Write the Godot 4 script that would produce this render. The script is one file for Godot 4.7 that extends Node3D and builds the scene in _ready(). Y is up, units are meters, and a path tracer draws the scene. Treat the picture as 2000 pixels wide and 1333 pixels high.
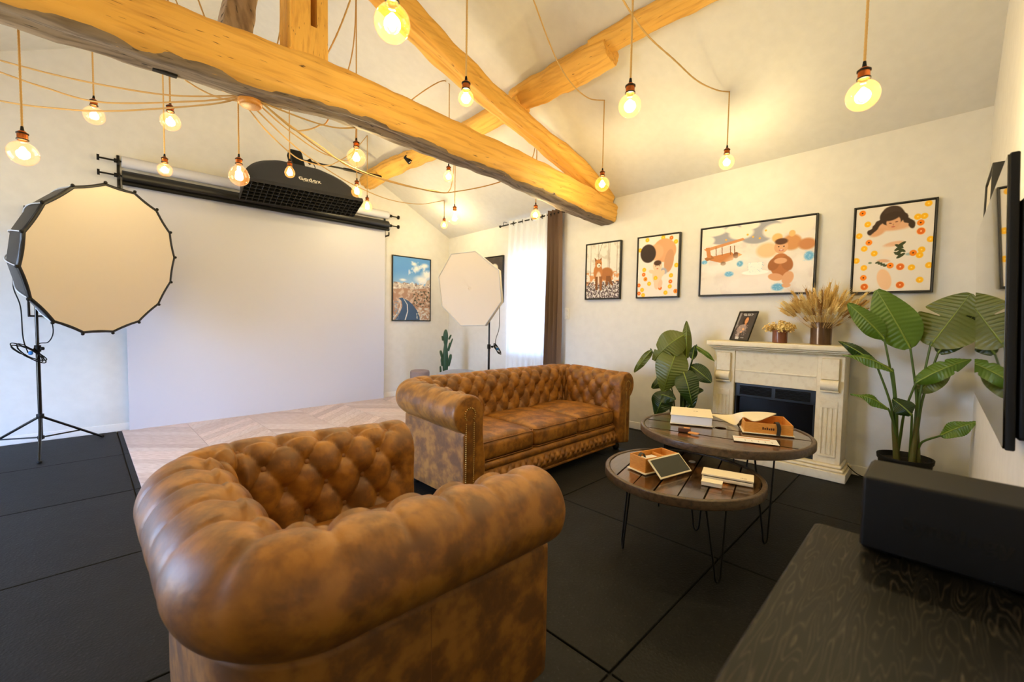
extends Node3D

# ---------------------------------------------------------------- camera numbers (photograph taken as 2000 x 1333)
const CAM := Vector3(6.37, 1.3, 4.74)
const FPX := 839.0
var cam_basis: Basis
var M := {}
var used_names := {}
var rng := RandomNumberGenerator.new()

func _ready():
	rng.seed = 7
	setup_view()
	make_materials()
	build_room()
	build_beams()
	build_window()
	build_backdrop()
	build_sofa()
	build_armchair()
	build_tables()
	build_fireplace()
	build_pictures()
	build_tv_corner()
	build_studio_lights()
	build_plants()
	build_poufs()
	build_pendants()

func setup_view():
	var cam := Camera3D.new()
	cam.name = "camera"
	cam.position = CAM
	cam.rotation_degrees = Vector3(-2.81, 44.905, 0.9625)
	cam_basis = Basis.from_euler(Vector3(deg_to_rad(-2.81), deg_to_rad(44.905), deg_to_rad(0.9625)))
	cam.fov = rad_to_deg(2.0 * atan(666.5 / FPX))
	cam.near = 0.02
	var lens := CameraAttributesPhysical.new()
	lens.frustum_focal_length = 12.0 * FPX / 666.5
	lens.frustum_focus_distance = 3.0
	lens.frustum_near = 0.02
	lens.exposure_aperture = 2.8
	cam.attributes = lens
	cam.current = true
	add_child(cam)
	var env := Environment.new()
	env.background_mode = Environment.BG_SKY
	var sky := Sky.new()
	var sm := ProceduralSkyMaterial.new()
	sm.sky_top_color = Color(0.58, 0.74, 0.98)
	sm.sky_horizon_color = Color(0.76, 0.86, 1.0)
	sm.ground_bottom_color = Color(0.55, 0.57, 0.58)
	sm.ground_horizon_color = Color(0.72, 0.76, 0.80)
	sm.sky_energy_multiplier = SKY_ENERGY
	sm.ground_energy_multiplier = SKY_ENERGY
	sky.sky_material = sm
	env.sky = sky
	env.tonemap_mode = Environment.TONE_MAPPER_LINEAR
	env.tonemap_exposure = EXPOSURE
	env.sdfgi_enabled = true
	env.ssao_enabled = true
	env.ssil_enabled = true
	var we := WorldEnvironment.new()
	we.name = "environment"
	we.environment = env
	add_child(we)

const SKY_ENERGY := 4.3
const EXPOSURE := 1.16
const BULB_ENERGY := 0.36
const BULB_LIGHT := Color(1.0, 0.895, 0.64)

# ---------------------------------------------------------------- photograph pixel -> place
func ray(u: float, v: float) -> Vector3:
	return cam_basis * Vector3((u - 1000.0) / FPX, -(v - 666.5) / FPX, -1.0)
func on_x(u, v, x) -> Vector3:
	var d := ray(u, v)
	return CAM + d * ((x - CAM.x) / d.x)
func on_y(u, v, y) -> Vector3:
	var d := ray(u, v)
	return CAM + d * ((y - CAM.y) / d.y)
func on_z(u, v, z) -> Vector3:
	var d := ray(u, v)
	return CAM + d * ((z - CAM.z) / d.z)
func at_depth(u, v, d) -> Vector3:
	return CAM + ray(u, v) * d
func depth_of(p: Vector3) -> float:
	return -(cam_basis.inverse() * (p - CAM)).z
func row_above(x: float, z: float, v: float) -> Vector3:
	# the point on the vertical through (x, z) that shows on picture row v
	var lo := -1.0
	var hi := 6.0
	for i in 50:
		var y := (lo + hi) / 2
		var c := cam_basis.inverse() * (Vector3(x, y, z) - CAM)
		var row := 666.5 - FPX * c.y / -c.z
		if row > v:
			lo = y
		else:
			hi = y
	return Vector3(x, (lo + hi) / 2, z)
func ceiling_y(x: float, z: float) -> float:
	return 2.75 + 0.026 * x + 0.5 * (z if z < 3.6 else 7.2 - z)

# ---------------------------------------------------------------- mesh builder
class MB:
	var v := PackedVector3Array()
	var uv := PackedVector2Array()
	var ix := PackedInt32Array()
	func vert(p: Vector3, t := Vector2.ZERO) -> int:
		v.append(p)
		uv.append(t)
		return v.size() - 1
	func tri(a: int, b: int, c: int) -> void:
		ix.append(a)
		ix.append(c)
		ix.append(b)
	func quad(a: int, b: int, c: int, d: int) -> void:
		tri(a, b, c)
		tri(a, c, d)
	func face(ids: Array, center: Vector3) -> void:
		var m := Vector3.ZERO
		for i in ids:
			m += v[i]
		m /= ids.size()
		var nrm := (v[ids[1]] - v[ids[0]]).cross(v[ids[2]] - v[ids[0]])
		if nrm.dot(m - center) < 0:
			ids.reverse()
		for k in range(1, ids.size() - 1):
			tri(ids[0], ids[k], ids[k + 1])
	func box(t: Transform3D, s: Vector3, b := 0.004) -> MB:
		b = minf(b, minf(s.x, minf(s.y, s.z)) * 0.45)
		var h := s / 2
		var id := {}
		for sx in [-1, 1]:
			for sy in [-1, 1]:
				for sz in [-1, 1]:
					var k := Vector3i(sx, sy, sz)
					id[[k, 0]] = vert(t * Vector3(sx * h.x, sy * (h.y - b), sz * (h.z - b)))
					id[[k, 1]] = vert(t * Vector3(sx * (h.x - b), sy * h.y, sz * (h.z - b)))
					id[[k, 2]] = vert(t * Vector3(sx * (h.x - b), sy * (h.y - b), sz * h.z))
		var c := t.origin
		for s1 in [-1, 1]:
			face([id[[Vector3i(s1, -1, -1), 0]], id[[Vector3i(s1, 1, -1), 0]], id[[Vector3i(s1, 1, 1), 0]], id[[Vector3i(s1, -1, 1), 0]]], c)
			face([id[[Vector3i(-1, s1, -1), 1]], id[[Vector3i(1, s1, -1), 1]], id[[Vector3i(1, s1, 1), 1]], id[[Vector3i(-1, s1, 1), 1]]], c)
			face([id[[Vector3i(-1, -1, s1), 2]], id[[Vector3i(1, -1, s1), 2]], id[[Vector3i(1, 1, s1), 2]], id[[Vector3i(-1, 1, s1), 2]]], c)
			for s2 in [-1, 1]:
				face([id[[Vector3i(s1, s2, -1), 0]], id[[Vector3i(s1, s2, 1), 0]], id[[Vector3i(s1, s2, 1), 1]], id[[Vector3i(s1, s2, -1), 1]]], c)
				face([id[[Vector3i(s1, -1, s2), 0]], id[[Vector3i(s1, 1, s2), 0]], id[[Vector3i(s1, 1, s2), 2]], id[[Vector3i(s1, -1, s2), 2]]], c)
				face([id[[Vector3i(-1, s1, s2), 1]], id[[Vector3i(1, s1, s2), 1]], id[[Vector3i(1, s1, s2), 2]], id[[Vector3i(-1, s1, s2), 2]]], c)
				for s3 in [-1, 1]:
					var k2 := Vector3i(s1, s2, s3)
					face([id[[k2, 0]], id[[k2, 1]], id[[k2, 2]]], c)
		return self
	func bx(c: Vector3, s: Vector3, b := 0.004) -> MB:
		return box(Transform3D(Basis(), c), s, b)
	func between(lo: Vector3, hi: Vector3, b := 0.004) -> MB:
		return box(Transform3D(Basis(), (lo + hi) / 2), (hi - lo).abs(), b)
	func hexa(p: Array) -> void:
		# eight corners: bottom ring 0..3, top ring 4..7; flat faces
		var c := Vector3.ZERO
		for q in p:
			c += q
		c /= 8.0
		for f in [[0, 1, 2, 3], [4, 5, 6, 7], [0, 1, 5, 4], [1, 2, 6, 5], [2, 3, 7, 6], [3, 0, 4, 7]]:
			var ids := []
			for k in f:
				ids.append(vert(p[k]))
			face(ids, c)
	func grid(rows: Array, close_u := false, close_v := false, flip := false, uvs := []) -> void:
		# rows: arrays of points; v runs along a row, u across rows
		var nu := rows.size()
		var nv: int = rows[0].size()
		var base := v.size()
		for i in nu:
			for j in nv:
				vert(rows[i][j], uvs[i][j] if uvs.size() else Vector2(float(i) / maxi(1, nu - 1), float(j) / maxi(1, nv - 1)))
		for i in (nu if close_u else nu - 1):
			var i2 := (i + 1) % nu
			for j in (nv if close_v else nv - 1):
				var j2 := (j + 1) % nv
				var a := base + i * nv + j
				var b := base + i2 * nv + j
				var c := base + i2 * nv + j2
				var d := base + i * nv + j2
				if flip:
					quad(a, d, c, b)
				else:
					quad(a, b, c, d)
	func tube(pts: Array, r, sides := 8, caps := true, twist := 0.0, strands := 0, closed := false) -> void:
		# r: one radius, or one per point; strands and twist make a twisted cord
		var n := pts.size()
		var rows := []
		var up := Vector3.UP
		var first: Vector3 = (pts[1] - pts[0]).normalized()
		if absf(first.dot(up)) > 0.9:
			up = Vector3.RIGHT
		var side := first.cross(up).normalized()
		var run := 0.0
		for i in n:
			var d: Vector3
			if closed:
				d = (pts[(i + 1) % n] - pts[(i - 1 + n) % n]).normalized()
			else:
				d = (pts[mini(i + 1, n - 1)] - pts[maxi(i - 1, 0)]).normalized()
			side = (side - d * side.dot(d)).normalized()
			var over := d.cross(side)
			if i > 0:
				run += (pts[i] - pts[i - 1]).length()
			var rr: float = r[i] if r is Array or r is PackedFloat32Array else r
			var row := PackedVector3Array()
			for k in sides:
				var a := TAU * k / sides
				var q := rr
				if strands > 0:
					q = rr * (0.78 + 0.22 * absf(cos((a + run * twist) * strands * 0.5)))
				row.append(pts[i] + (side * cos(a) + over * sin(a)) * q)
			rows.append(row)
		var base := v.size()
		grid(rows, closed, true)
		if caps and not closed:
			var c0 := vert(pts[0])
			var c1 := vert(pts[n - 1])
			for k in sides:
				var k2 := (k + 1) % sides
				tri(c0, base + k2, base + k)
				tri(c1, base + (n - 1) * sides + k, base + (n - 1) * sides + k2)
	func rod(a: Vector3, b: Vector3, r: float, sides := 10) -> MB:
		tube([a, a.lerp(b, 0.5), b], r, sides)
		return self
	func lathe(profile: Array, seg := 24, t := Transform3D()) -> MB:
		# profile: Vector2(radius, height), upwards on the outside
		var rows := []
		for k in seg:
			var a := TAU * k / seg
			var row := PackedVector3Array()
			for p in profile:
				row.append(t * Vector3(p.x * cos(a), p.y, p.x * sin(a)))
			rows.append(row)
		grid(rows, true, false, true)
		return self
	func ball(c: Vector3, r: Vector3, seg := 10, rings := 7, b := Basis()) -> MB:
		var prof := []
		for i in rings + 1:
			var a := -PI / 2 + PI * i / rings
			prof.append(Vector2(maxf(cos(a), 0.001), sin(a)))
		lathe(prof, seg, Transform3D(b.scaled_local(r), c))
		return self
	func prism(poly: PackedVector2Array, z0: float, z1: float, t := Transform3D()) -> MB:
		# polygon in x, y run from z0 to z1, flat faces
		if Geometry2D.is_polygon_clockwise(poly):
			poly = poly.duplicate()
			poly.reverse()
		var tr := Geometry2D.triangulate_polygon(poly)
		var f := []
		var k := []
		for p in poly:
			f.append(vert(t * Vector3(p.x, p.y, z1)))
		for p in poly:
			k.append(vert(t * Vector3(p.x, p.y, z0)))
		for i in range(0, tr.size(), 3):
			var a := poly[tr[i]]
			var b := poly[tr[i + 1]]
			var c := poly[tr[i + 2]]
			if (b - a).cross(c - a) > 0:
				tri(f[tr[i]], f[tr[i + 1]], f[tr[i + 2]])
				tri(k[tr[i]], k[tr[i + 2]], k[tr[i + 1]])
			else:
				tri(f[tr[i]], f[tr[i + 2]], f[tr[i + 1]])
				tri(k[tr[i]], k[tr[i + 1]], k[tr[i + 2]])
		for i in poly.size():
			var j := (i + 1) % poly.size()
			var a2 := vert(t * Vector3(poly[i].x, poly[i].y, z0))
			var b2 := vert(t * Vector3(poly[j].x, poly[j].y, z0))
			var c2 := vert(t * Vector3(poly[j].x, poly[j].y, z1))
			var d2 := vert(t * Vector3(poly[i].x, poly[i].y, z1))
			quad(a2, b2, c2, d2)
		return self
	func normals() -> PackedVector3Array:
		var n := PackedVector3Array()
		n.resize(v.size())
		for i in range(0, ix.size(), 3):
			var a := ix[i]
			var b := ix[i + 1]
			var c := ix[i + 2]
			var e := (v[c] - v[a]).cross(v[b] - v[a])
			n[a] += e
			n[b] += e
			n[c] += e
		for i in n.size():
			n[i] = n[i].normalized() if n[i].length_squared() > 1e-20 else Vector3.UP
		return n
	func mesh(with_uv := false) -> ArrayMesh:
		var arr := []
		arr.resize(Mesh.ARRAY_MAX)
		arr[Mesh.ARRAY_VERTEX] = v
		arr[Mesh.ARRAY_NORMAL] = normals()
		if with_uv:
			arr[Mesh.ARRAY_TEX_UV] = uv
		arr[Mesh.ARRAY_INDEX] = ix
		var m := ArrayMesh.new()
		m.add_surface_from_arrays(Mesh.PRIMITIVE_TRIANGLES, arr)
		return m

# ---------------------------------------------------------------- nodes
func numbered(called: String) -> String:
	if not used_names.has(called):
		used_names[called] = 0
		return called
	used_names[called] += 1
	return "%s_%03d" % [called, used_names[called]]

func put(o: Node3D, called: String, parent: Node3D) -> Node3D:
	if parent == self:
		o.name = numbered(called)
		add_child(o, true)
	else:
		var k := "%d/%s" % [parent.get_instance_id(), called]
		var c: int = used_names.get(k, -1) + 1
		used_names[k] = c
		o.name = called if c == 0 else "%s_%03d" % [called, c]
		parent.add_child(o, true)
	return o

func obj(called: String, what, material: Material, parent: Node3D = self, with_uv := false) -> MeshInstance3D:
	var o := MeshInstance3D.new()
	o.mesh = what.mesh(with_uv) if what is MB else what
	o.material_override = material
	o.cast_shadow = GeometryInstance3D.SHADOW_CASTING_SETTING_ON
	put(o, called, parent)
	return o

func tag(o: Node3D, label: String, category: String, group := "") -> Node3D:
	o.set_meta("label", label)
	o.set_meta("category", category)
	if group != "":
		o.set_meta("group", group)
	return o

func thing(called: String, label: String, category: String, at := Vector3.ZERO, turn := 0.0, group := "") -> Node3D:
	var o := Node3D.new()
	put(o, called, self)
	o.position = at
	o.rotation.y = turn
	return tag(o, label, category, group)

func structure(called: String, what, material: Material) -> MeshInstance3D:
	var o := obj(called, what, material)
	o.set_meta("kind", "structure")
	return o

func stuff(o: Node3D) -> Node3D:
	o.set_meta("kind", "stuff")
	return o

func b() -> MB:
	return MB.new()

func curve_points(ctrl: Array, n: int) -> Array:
	# Catmull-Rom through the control points
	var out := []
	for i in n + 1:
		var t := float(i) / n * (ctrl.size() - 1)
		var k := mini(int(t), ctrl.size() - 2)
		var f := t - k
		var p1 = ctrl[k]
		var p2 = ctrl[k + 1]
		var p0 = ctrl[maxi(k - 1, 0)]
		var p3 = ctrl[mini(k + 2, ctrl.size() - 1)]
		out.append(0.5 * (2.0 * p1 + (p2 - p0) * f + (2.0 * p0 - 5.0 * p1 + 4.0 * p2 - p3) * f * f + (3.0 * p1 - p0 - 3.0 * p2 + p3) * f * f * f))
	return out

func lookup(tab: Array, x: float) -> float:
	# tab: [x, y] pairs, rising x
	if x <= tab[0][0]:
		return tab[0][1]
	for i in range(1, tab.size()):
		if x <= tab[i][0]:
			var t: float = (x - tab[i - 1][0]) / (tab[i][0] - tab[i - 1][0])
			return lerpf(tab[i - 1][1], tab[i][1], t)
	return tab[-1][1]

# ---------------------------------------------------------------- materials
func noise_image(size: int, freq: float, octaves: int, sd: int, kind := FastNoiseLite.FRACTAL_FBM, nt := FastNoiseLite.TYPE_SIMPLEX_SMOOTH) -> PackedByteArray:
	var n := FastNoiseLite.new()
	n.seed = sd
	n.noise_type = nt
	n.frequency = freq
	n.fractal_type = kind
	n.fractal_octaves = octaves
	var im := n.get_seamless_image(size, size)
	im.convert(Image.FORMAT_L8)
	return im.get_data()

func tex_from(size: int, f: Callable) -> ImageTexture:
	var data := PackedByteArray()
	data.resize(size * size * 3)
	for i in size * size:
		var c: Color = f.call(i if size == 512 else (i / size) * 1024 + (i % size) * 2)
		data[i * 3] = clampi(int(c.r * 255), 0, 255)
		data[i * 3 + 1] = clampi(int(c.g * 255), 0, 255)
		data[i * 3 + 2] = clampi(int(c.b * 255), 0, 255)
	return ImageTexture.create_from_image(Image.create_from_data(size, size, false, Image.FORMAT_RGB8, data))

func grey_tex(size: int, d: PackedByteArray) -> ImageTexture:
	return ImageTexture.create_from_image(Image.create_from_data(size, size, false, Image.FORMAT_L8, d))

func mat(called: String, c: Color, rough := 0.6, metal := 0.0) -> StandardMaterial3D:
	var m := StandardMaterial3D.new()
	m.resource_name = called
	m.albedo_color = c
	m.roughness = rough
	m.metallic = metal
	M[called] = m
	return m

func tri_mat(called: String, tex: Texture2D, scale: Vector3, rough: float, bump: Texture2D = null, depth := 0.1, tint := Color.WHITE) -> StandardMaterial3D:
	var m := mat(called, tint, rough)
	m.albedo_texture = tex
	m.uv1_triplanar = true
	m.uv1_scale = scale
	m.uv1_triplanar_sharpness = 4.0
	if bump:
		m.heightmap_enabled = true
		m.heightmap_texture = bump
		m.heightmap_scale = depth
	return m

func make_materials():
	var S := 512
	var soft := noise_image(S, 0.006, 5, 3)
	var fine := noise_image(S, 0.06, 4, 5)
	var mid := noise_image(S, 0.02, 5, 11)
	var crack := noise_image(S, 0.011, 3, 21, FastNoiseLite.FRACTAL_RIDGED)
	var soft_t := grey_tex(S, soft)
	var fine_t := grey_tex(S, fine)
	var mid_t := grey_tex(S, mid)
	M.tex_fine = fine_t
	M.tex_mid = mid_t
	# plaster
	var plaster := tex_from(S, func(i): return Color(0.865, 0.86, 0.845).darkened(0.03 * (1.0 - mid[i] / 255.0)))
	tri_mat("plaster", plaster, Vector3.ONE * 0.7, 0.92, mid_t, 0.025)
	M.plaster.metallic_specular = 0.25
	tri_mat("ceiling_paint", plaster, Vector3.ONE * 0.9, 0.95, mid_t, 0.025)
	M.ceiling_paint.metallic_specular = 0.2
	mat("white_trim", Color(0.90, 0.89, 0.87), 0.5)
	# rubber floor: dark granules
	var rub := tex_from(S, func(i):
		var g := 0.092 + 0.04 * (fine[i] / 255.0 - 0.5) + 0.035 * (soft[i] / 255.0 - 0.5)
		if fine[i] > 205:
			g += 0.08
		return Color(g, g * 1.01, g * 1.03))
	for k in 3:
		tri_mat("rubber_%d" % k, rub, Vector3.ONE * (1.6 + 0.13 * k), 0.62, fine_t, 0.12, Color(1.0 - 0.06 * k, 1.0 - 0.06 * k, 1.0 - 0.06 * k))
		M["rubber_%d" % k].uv1_offset = Vector3(0.31 * k, 0.1, 0.17 * k)
		M["rubber_%d" % k].metallic_specular = 0.33
	mat("joint_dark", Color(0.03, 0.03, 0.03), 0.9)
	# old timber
	var timber := tex_from(S, func(i):
		var a := mid[i] / 255.0
		var s := soft[i] / 255.0
		var c := Color(0.89, 0.68, 0.32).lerp(Color(0.76, 0.55, 0.24), clampf((a - 0.45) * 1.7, 0.0, 0.8))
		c = c.lerp(Color(0.94, 0.75, 0.40), clampf((s - 0.55) * 2.0, 0.0, 0.7))
		if crack[i] > 236:
			c = c.lerp(Color(0.22, 0.14, 0.07), clampf((crack[i] - 236) / 12.0, 0.0, 1.0))
		return c)
	var timber_h := tex_from(S, func(i):
		var h := 0.5 + 0.4 * (mid[i] / 255.0 - 0.5)
		if crack[i] > 238:
			h = 0.1
		return Color(h, h, h))
	tri_mat("timber_z", timber, Vector3(2.2, 2.2, 0.17), 0.6, timber_h, 0.25)
	tri_mat("timber_x", timber, Vector3(0.2, 2.4, 2.4), 0.7, timber_h, 0.5)
	tri_mat("timber_rafter", timber, Vector3(2.2, 2.2, 0.17), 0.65, timber_h, 0.4)
	tri_mat("timber_y", timber, Vector3(2.6, 0.42, 2.6), 0.62, timber_h, 0.6)
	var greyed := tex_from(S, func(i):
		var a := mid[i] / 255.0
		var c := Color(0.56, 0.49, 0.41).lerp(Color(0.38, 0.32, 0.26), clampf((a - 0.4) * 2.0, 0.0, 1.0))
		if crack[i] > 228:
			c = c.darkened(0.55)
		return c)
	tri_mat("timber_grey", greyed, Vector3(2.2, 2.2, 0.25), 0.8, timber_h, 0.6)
	tri_mat("timber_pale", greyed, Vector3(1.2, 0.3, 1.2), 0.8, timber_h, 0.5, Color(1.15, 1.15, 1.15))
	# distressed leather
	var lea := tex_from(S, func(i):
		var s := soft[i] / 255.0
		var m2 := mid[i] / 255.0
		var c := Color(0.60, 0.39, 0.12).lerp(Color(0.455, 0.285, 0.095), clampf(0.45 + (s - 0.5) * 1.5 + (m2 - 0.5) * 1.3, 0.0, 1.0))
		return c.lerp(Color(0.68, 0.46, 0.175), clampf((0.44 - s) * 1.6 + (0.5 - m2) * 0.7, 0.0, 0.5)).lerp(Color(0.385, 0.24, 0.09), clampf((s - 0.56) * 2.2 + (fine[i] / 255.0 - 0.5) * 0.9, 0.0, 0.45)))
	tri_mat("leather", lea, Vector3.ONE * 1.6, 0.47, fine_t, 0.05)
	M.leather.metallic_specular = 0.5
	tri_mat("leather_panel", lea, Vector3.ONE * 1.5, 0.6, fine_t, 0.05)
	mat("leather_button", Color(0.50, 0.31, 0.12), 0.5)
	mat("brass", Color(0.72, 0.60, 0.36), 0.35, 0.9)
	mat("dark_wood", Color(0.06, 0.045, 0.035), 0.4)
	# spool tables: dark varnished planks
	var spool := tex_from(S, func(i):
		var s := mid[i] / 255.0
		var c := Color(0.33, 0.235, 0.14).lerp(Color(0.18, 0.125, 0.075), clampf((s - 0.4) * 3.0, 0.0, 1.0))
		c = c.lerp(Color(0.50, 0.32, 0.15), clampf((soft[i] / 255.0 - 0.58) * 3.0, 0.0, 0.8))
		if crack[i] > 238:
			c = c.darkened(0.6)
		return c)
	for k in 3:
		tri_mat("spool_%d" % k, spool, Vector3(3.2, 3.2, 0.7), 0.16, timber_h, 0.18, [Color(1, 1, 1), Color(1.2, 1.1, 1.0), Color(0.82, 0.82, 0.85)][k])
		M["spool_%d" % k].uv1_offset = Vector3(0.37 * k, 0.2 * k, 0.43 * k)
		M["spool_%d" % k].clearcoat_enabled = true
		M["spool_%d" % k].clearcoat = 0.6
		M["spool_%d" % k].clearcoat_roughness = 0.08
	tri_mat("spool_rim", greyed, Vector3(3, 3, 3), 0.32, timber_h, 0.3, Color(0.62, 0.57, 0.50))
	mat("black_steel", Color(0.03, 0.03, 0.032), 0.45, 0.3)
	mat("black_plastic", Color(0.035, 0.035, 0.037), 0.55)
	M.black_plastic.metallic_specular = 0.35
	mat("black_gloss", Color(0.02, 0.02, 0.022), 0.18)
	mat("black_frame", Color(0.06, 0.058, 0.056), 0.45)
	# fireplace paint
	var cream := tex_from(S, func(i): return Color(0.90, 0.855, 0.74).lerp(Color(0.80, 0.735, 0.58), clampf((mid[i] / 255.0 - 0.5) * 0.9, 0.0, 0.3)))
	tri_mat("cream", cream, Vector3(1.2, 1.2, 1.2), 0.6, mid_t, 0.05)
	mat("firebox", Color(0.012, 0.012, 0.013), 0.6)
	mat("heater_blue", Color(0.07, 0.10, 0.13), 0.45)
	# textiles
	mat("paper_white", Color(0.785, 0.79, 0.835), 0.8)
	var sheer := mat("sheer", Color(0.88, 0.90, 0.93), 0.9)
	sheer.backlight_enabled = true
	sheer.backlight = Color(0.55, 0.55, 0.55)
	var brown := tri_mat("brown_cloth", tex_from(256, func(i): return Color(0.50, 0.41, 0.355).darkened(0.12 * (1.0 - fine[i] / 255.0))), Vector3.ONE * 6, 0.9)
	brown.rim_enabled = true
	brown.rim = 0.3
	var diff := mat("diffuser_cloth", Color(0.84, 0.80, 0.75), 0.85)
	diff.backlight_enabled = true
	diff.backlight = Color(0.3, 0.3, 0.3)
	tri_mat("black_nylon", tex_from(256, func(i): return Color(0.055, 0.055, 0.06).lightened(0.05 * (fine[i] / 255.0))), Vector3.ONE * 5, 0.42, fine_t, 0.05)
	mat("silver_edge", Color(0.75, 0.76, 0.78), 0.4)
	mat("blue_tape", Color(0.1, 0.45, 0.75), 0.5)
	mat("jute", Color(0.74, 0.60, 0.38), 0.9)
	mat("copper", Color(0.75, 0.43, 0.22), 0.25, 0.95)
	mat("dark_bronze", Color(0.10, 0.085, 0.07), 0.4, 0.6)
	var glass := mat("amber_glass", Color(1.0, 0.68, 0.27, 0.02), 0.02)
	glass.transparency = BaseMaterial3D.TRANSPARENCY_ALPHA
	var glow := mat("filament_glow", Color(1.0, 0.9, 0.7), 0.5)
	glow.emission_enabled = true
	glow.emission = Color(1.0, 0.90, 0.70)
	glow.emission_energy_multiplier = 14.0
	var pane := mat("window_glass", Color(1, 1, 1, 0.04), 0.02)
	pane.transparency = BaseMaterial3D.TRANSPARENCY_ALPHA
	# plants
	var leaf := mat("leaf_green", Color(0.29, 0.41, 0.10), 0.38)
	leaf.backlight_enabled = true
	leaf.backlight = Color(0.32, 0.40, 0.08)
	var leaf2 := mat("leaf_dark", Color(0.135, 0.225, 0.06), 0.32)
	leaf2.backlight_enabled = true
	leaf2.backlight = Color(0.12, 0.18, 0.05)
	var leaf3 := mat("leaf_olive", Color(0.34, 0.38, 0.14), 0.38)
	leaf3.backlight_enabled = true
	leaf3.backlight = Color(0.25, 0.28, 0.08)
	mat("midrib", Color(0.50, 0.58, 0.20), 0.45)
	mat("stem_green", Color(0.27, 0.36, 0.12), 0.45)
	tri_mat("stem_sheath", tex_from(256, func(i): return Color(0.36, 0.30, 0.14).lerp(Color(0.30, 0.36, 0.14), mid[i] / 255.0)), Vector3(6, 1.5, 6), 0.6)
	tri_mat("soil", tex_from(256, func(i): return Color(0.10, 0.07, 0.05).lightened(0.25 * clampf(fine[i] / 255.0 - 0.5, 0, 1))), Vector3.ONE * 5, 0.95, fine_t, 0.6)
	tri_mat("cactus_green", tex_from(256, func(i): return Color(0.11, 0.24, 0.17).lerp(Color(0.16, 0.30, 0.17), mid[i] / 255.0)), Vector3.ONE * 4, 0.5)
	mat("straw", Color(0.84, 0.70, 0.42), 0.85)
	mat("straw_pale", Color(0.92, 0.82, 0.56), 0.85)
	mat("straw_brown", Color(0.62, 0.46, 0.25), 0.85)
	var glaze := mat("brown_glaze", Color(0.42, 0.21, 0.08), 0.15)
	glaze.clearcoat_enabled = true
	tri_mat("bronze_vase", tex_from(256, func(i): return Color(0.47, 0.36, 0.24).lerp(Color(0.34, 0.25, 0.17), soft[i] / 255.0)), Vector3(3, 1, 3), 0.2)
	M.bronze_vase.metallic = 0.55
	tri_mat("fur_pink", tex_from(256, func(i): return Color(0.68, 0.60, 0.58).lerp(Color(0.52, 0.45, 0.44), fine[i] / 255.0)), Vector3.ONE * 3, 0.95, fine_t, 1.2)
	tri_mat("fur_grey", tex_from(256, func(i): return Color(0.74, 0.75, 0.79).lerp(Color(0.55, 0.56, 0.62), fine[i] / 255.0)), Vector3.ONE * 3, 0.95, fine_t, 1.2)
	# small things
	mat("linen_cream", Color(0.90, 0.85, 0.74), 0.85)
	mat("page_white", Color(0.88, 0.87, 0.86), 0.8)
	tri_mat("beech", tex_from(256, func(i): return Color(0.86, 0.60, 0.26).lerp(Color(0.78, 0.50, 0.19), mid[i] / 255.0)), Vector3(3, 12, 12), 0.45)
	tri_mat("walnut", tex_from(256, func(i): return Color(0.36, 0.20, 0.11).lerp(Color(0.24, 0.13, 0.075), mid[i] / 255.0)), Vector3(4, 14, 14), 0.45)
	mat("slate_lining", Color(0.27, 0.275, 0.25), 0.8)
	mat("gold_print", Color(0.60, 0.50, 0.34), 0.5)
	# black console wood with pale open grain
	var gx := noise_image(S, 0.012, 3, 31)
	var con := tex_from(S, func(i):
		var ring := fposmod(gx[i] / 255.0 * 10.0, 1.0)
		var k := clampf((absf(ring - 0.5) - 0.30) * 5.0, 0.0, 1.0) * (0.35 + 0.65 * fine[i] / 255.0)
		return Color(0.035, 0.032, 0.03).lerp(Color(0.34, 0.30, 0.25), k * 0.9))
	tri_mat("console_wood", con, Vector3(2.4, 2.4, 0.3), 0.42, null)
	M.console_wood.metallic_specular = 0.28
	# floor boards
	var boards := tex_from(256, func(i): return Color(0.82, 0.76, 0.73).lerp(Color(0.70, 0.615, 0.57), clampf((mid[i] / 255.0 - 0.45) * 2.2, 0, 1)))
	for k in 4:
		tri_mat("pale_board_%d" % k, boards, Vector3(0.9, 6, 6), 0.5, null, 0.0, [Color(1, 1, 1), Color(0.96, 0.94, 0.93), Color(1.03, 1.01, 1.0), Color(0.91, 0.88, 0.87)][k])
		M["pale_board_%d" % k].uv1_offset = Vector3(0.27 * k, 0.4 * k, 0.13 * k)

# ---------------------------------------------------------------- room
const RW := 6.57     # room width (x)
const RD := 7.2      # room depth (z)

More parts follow.
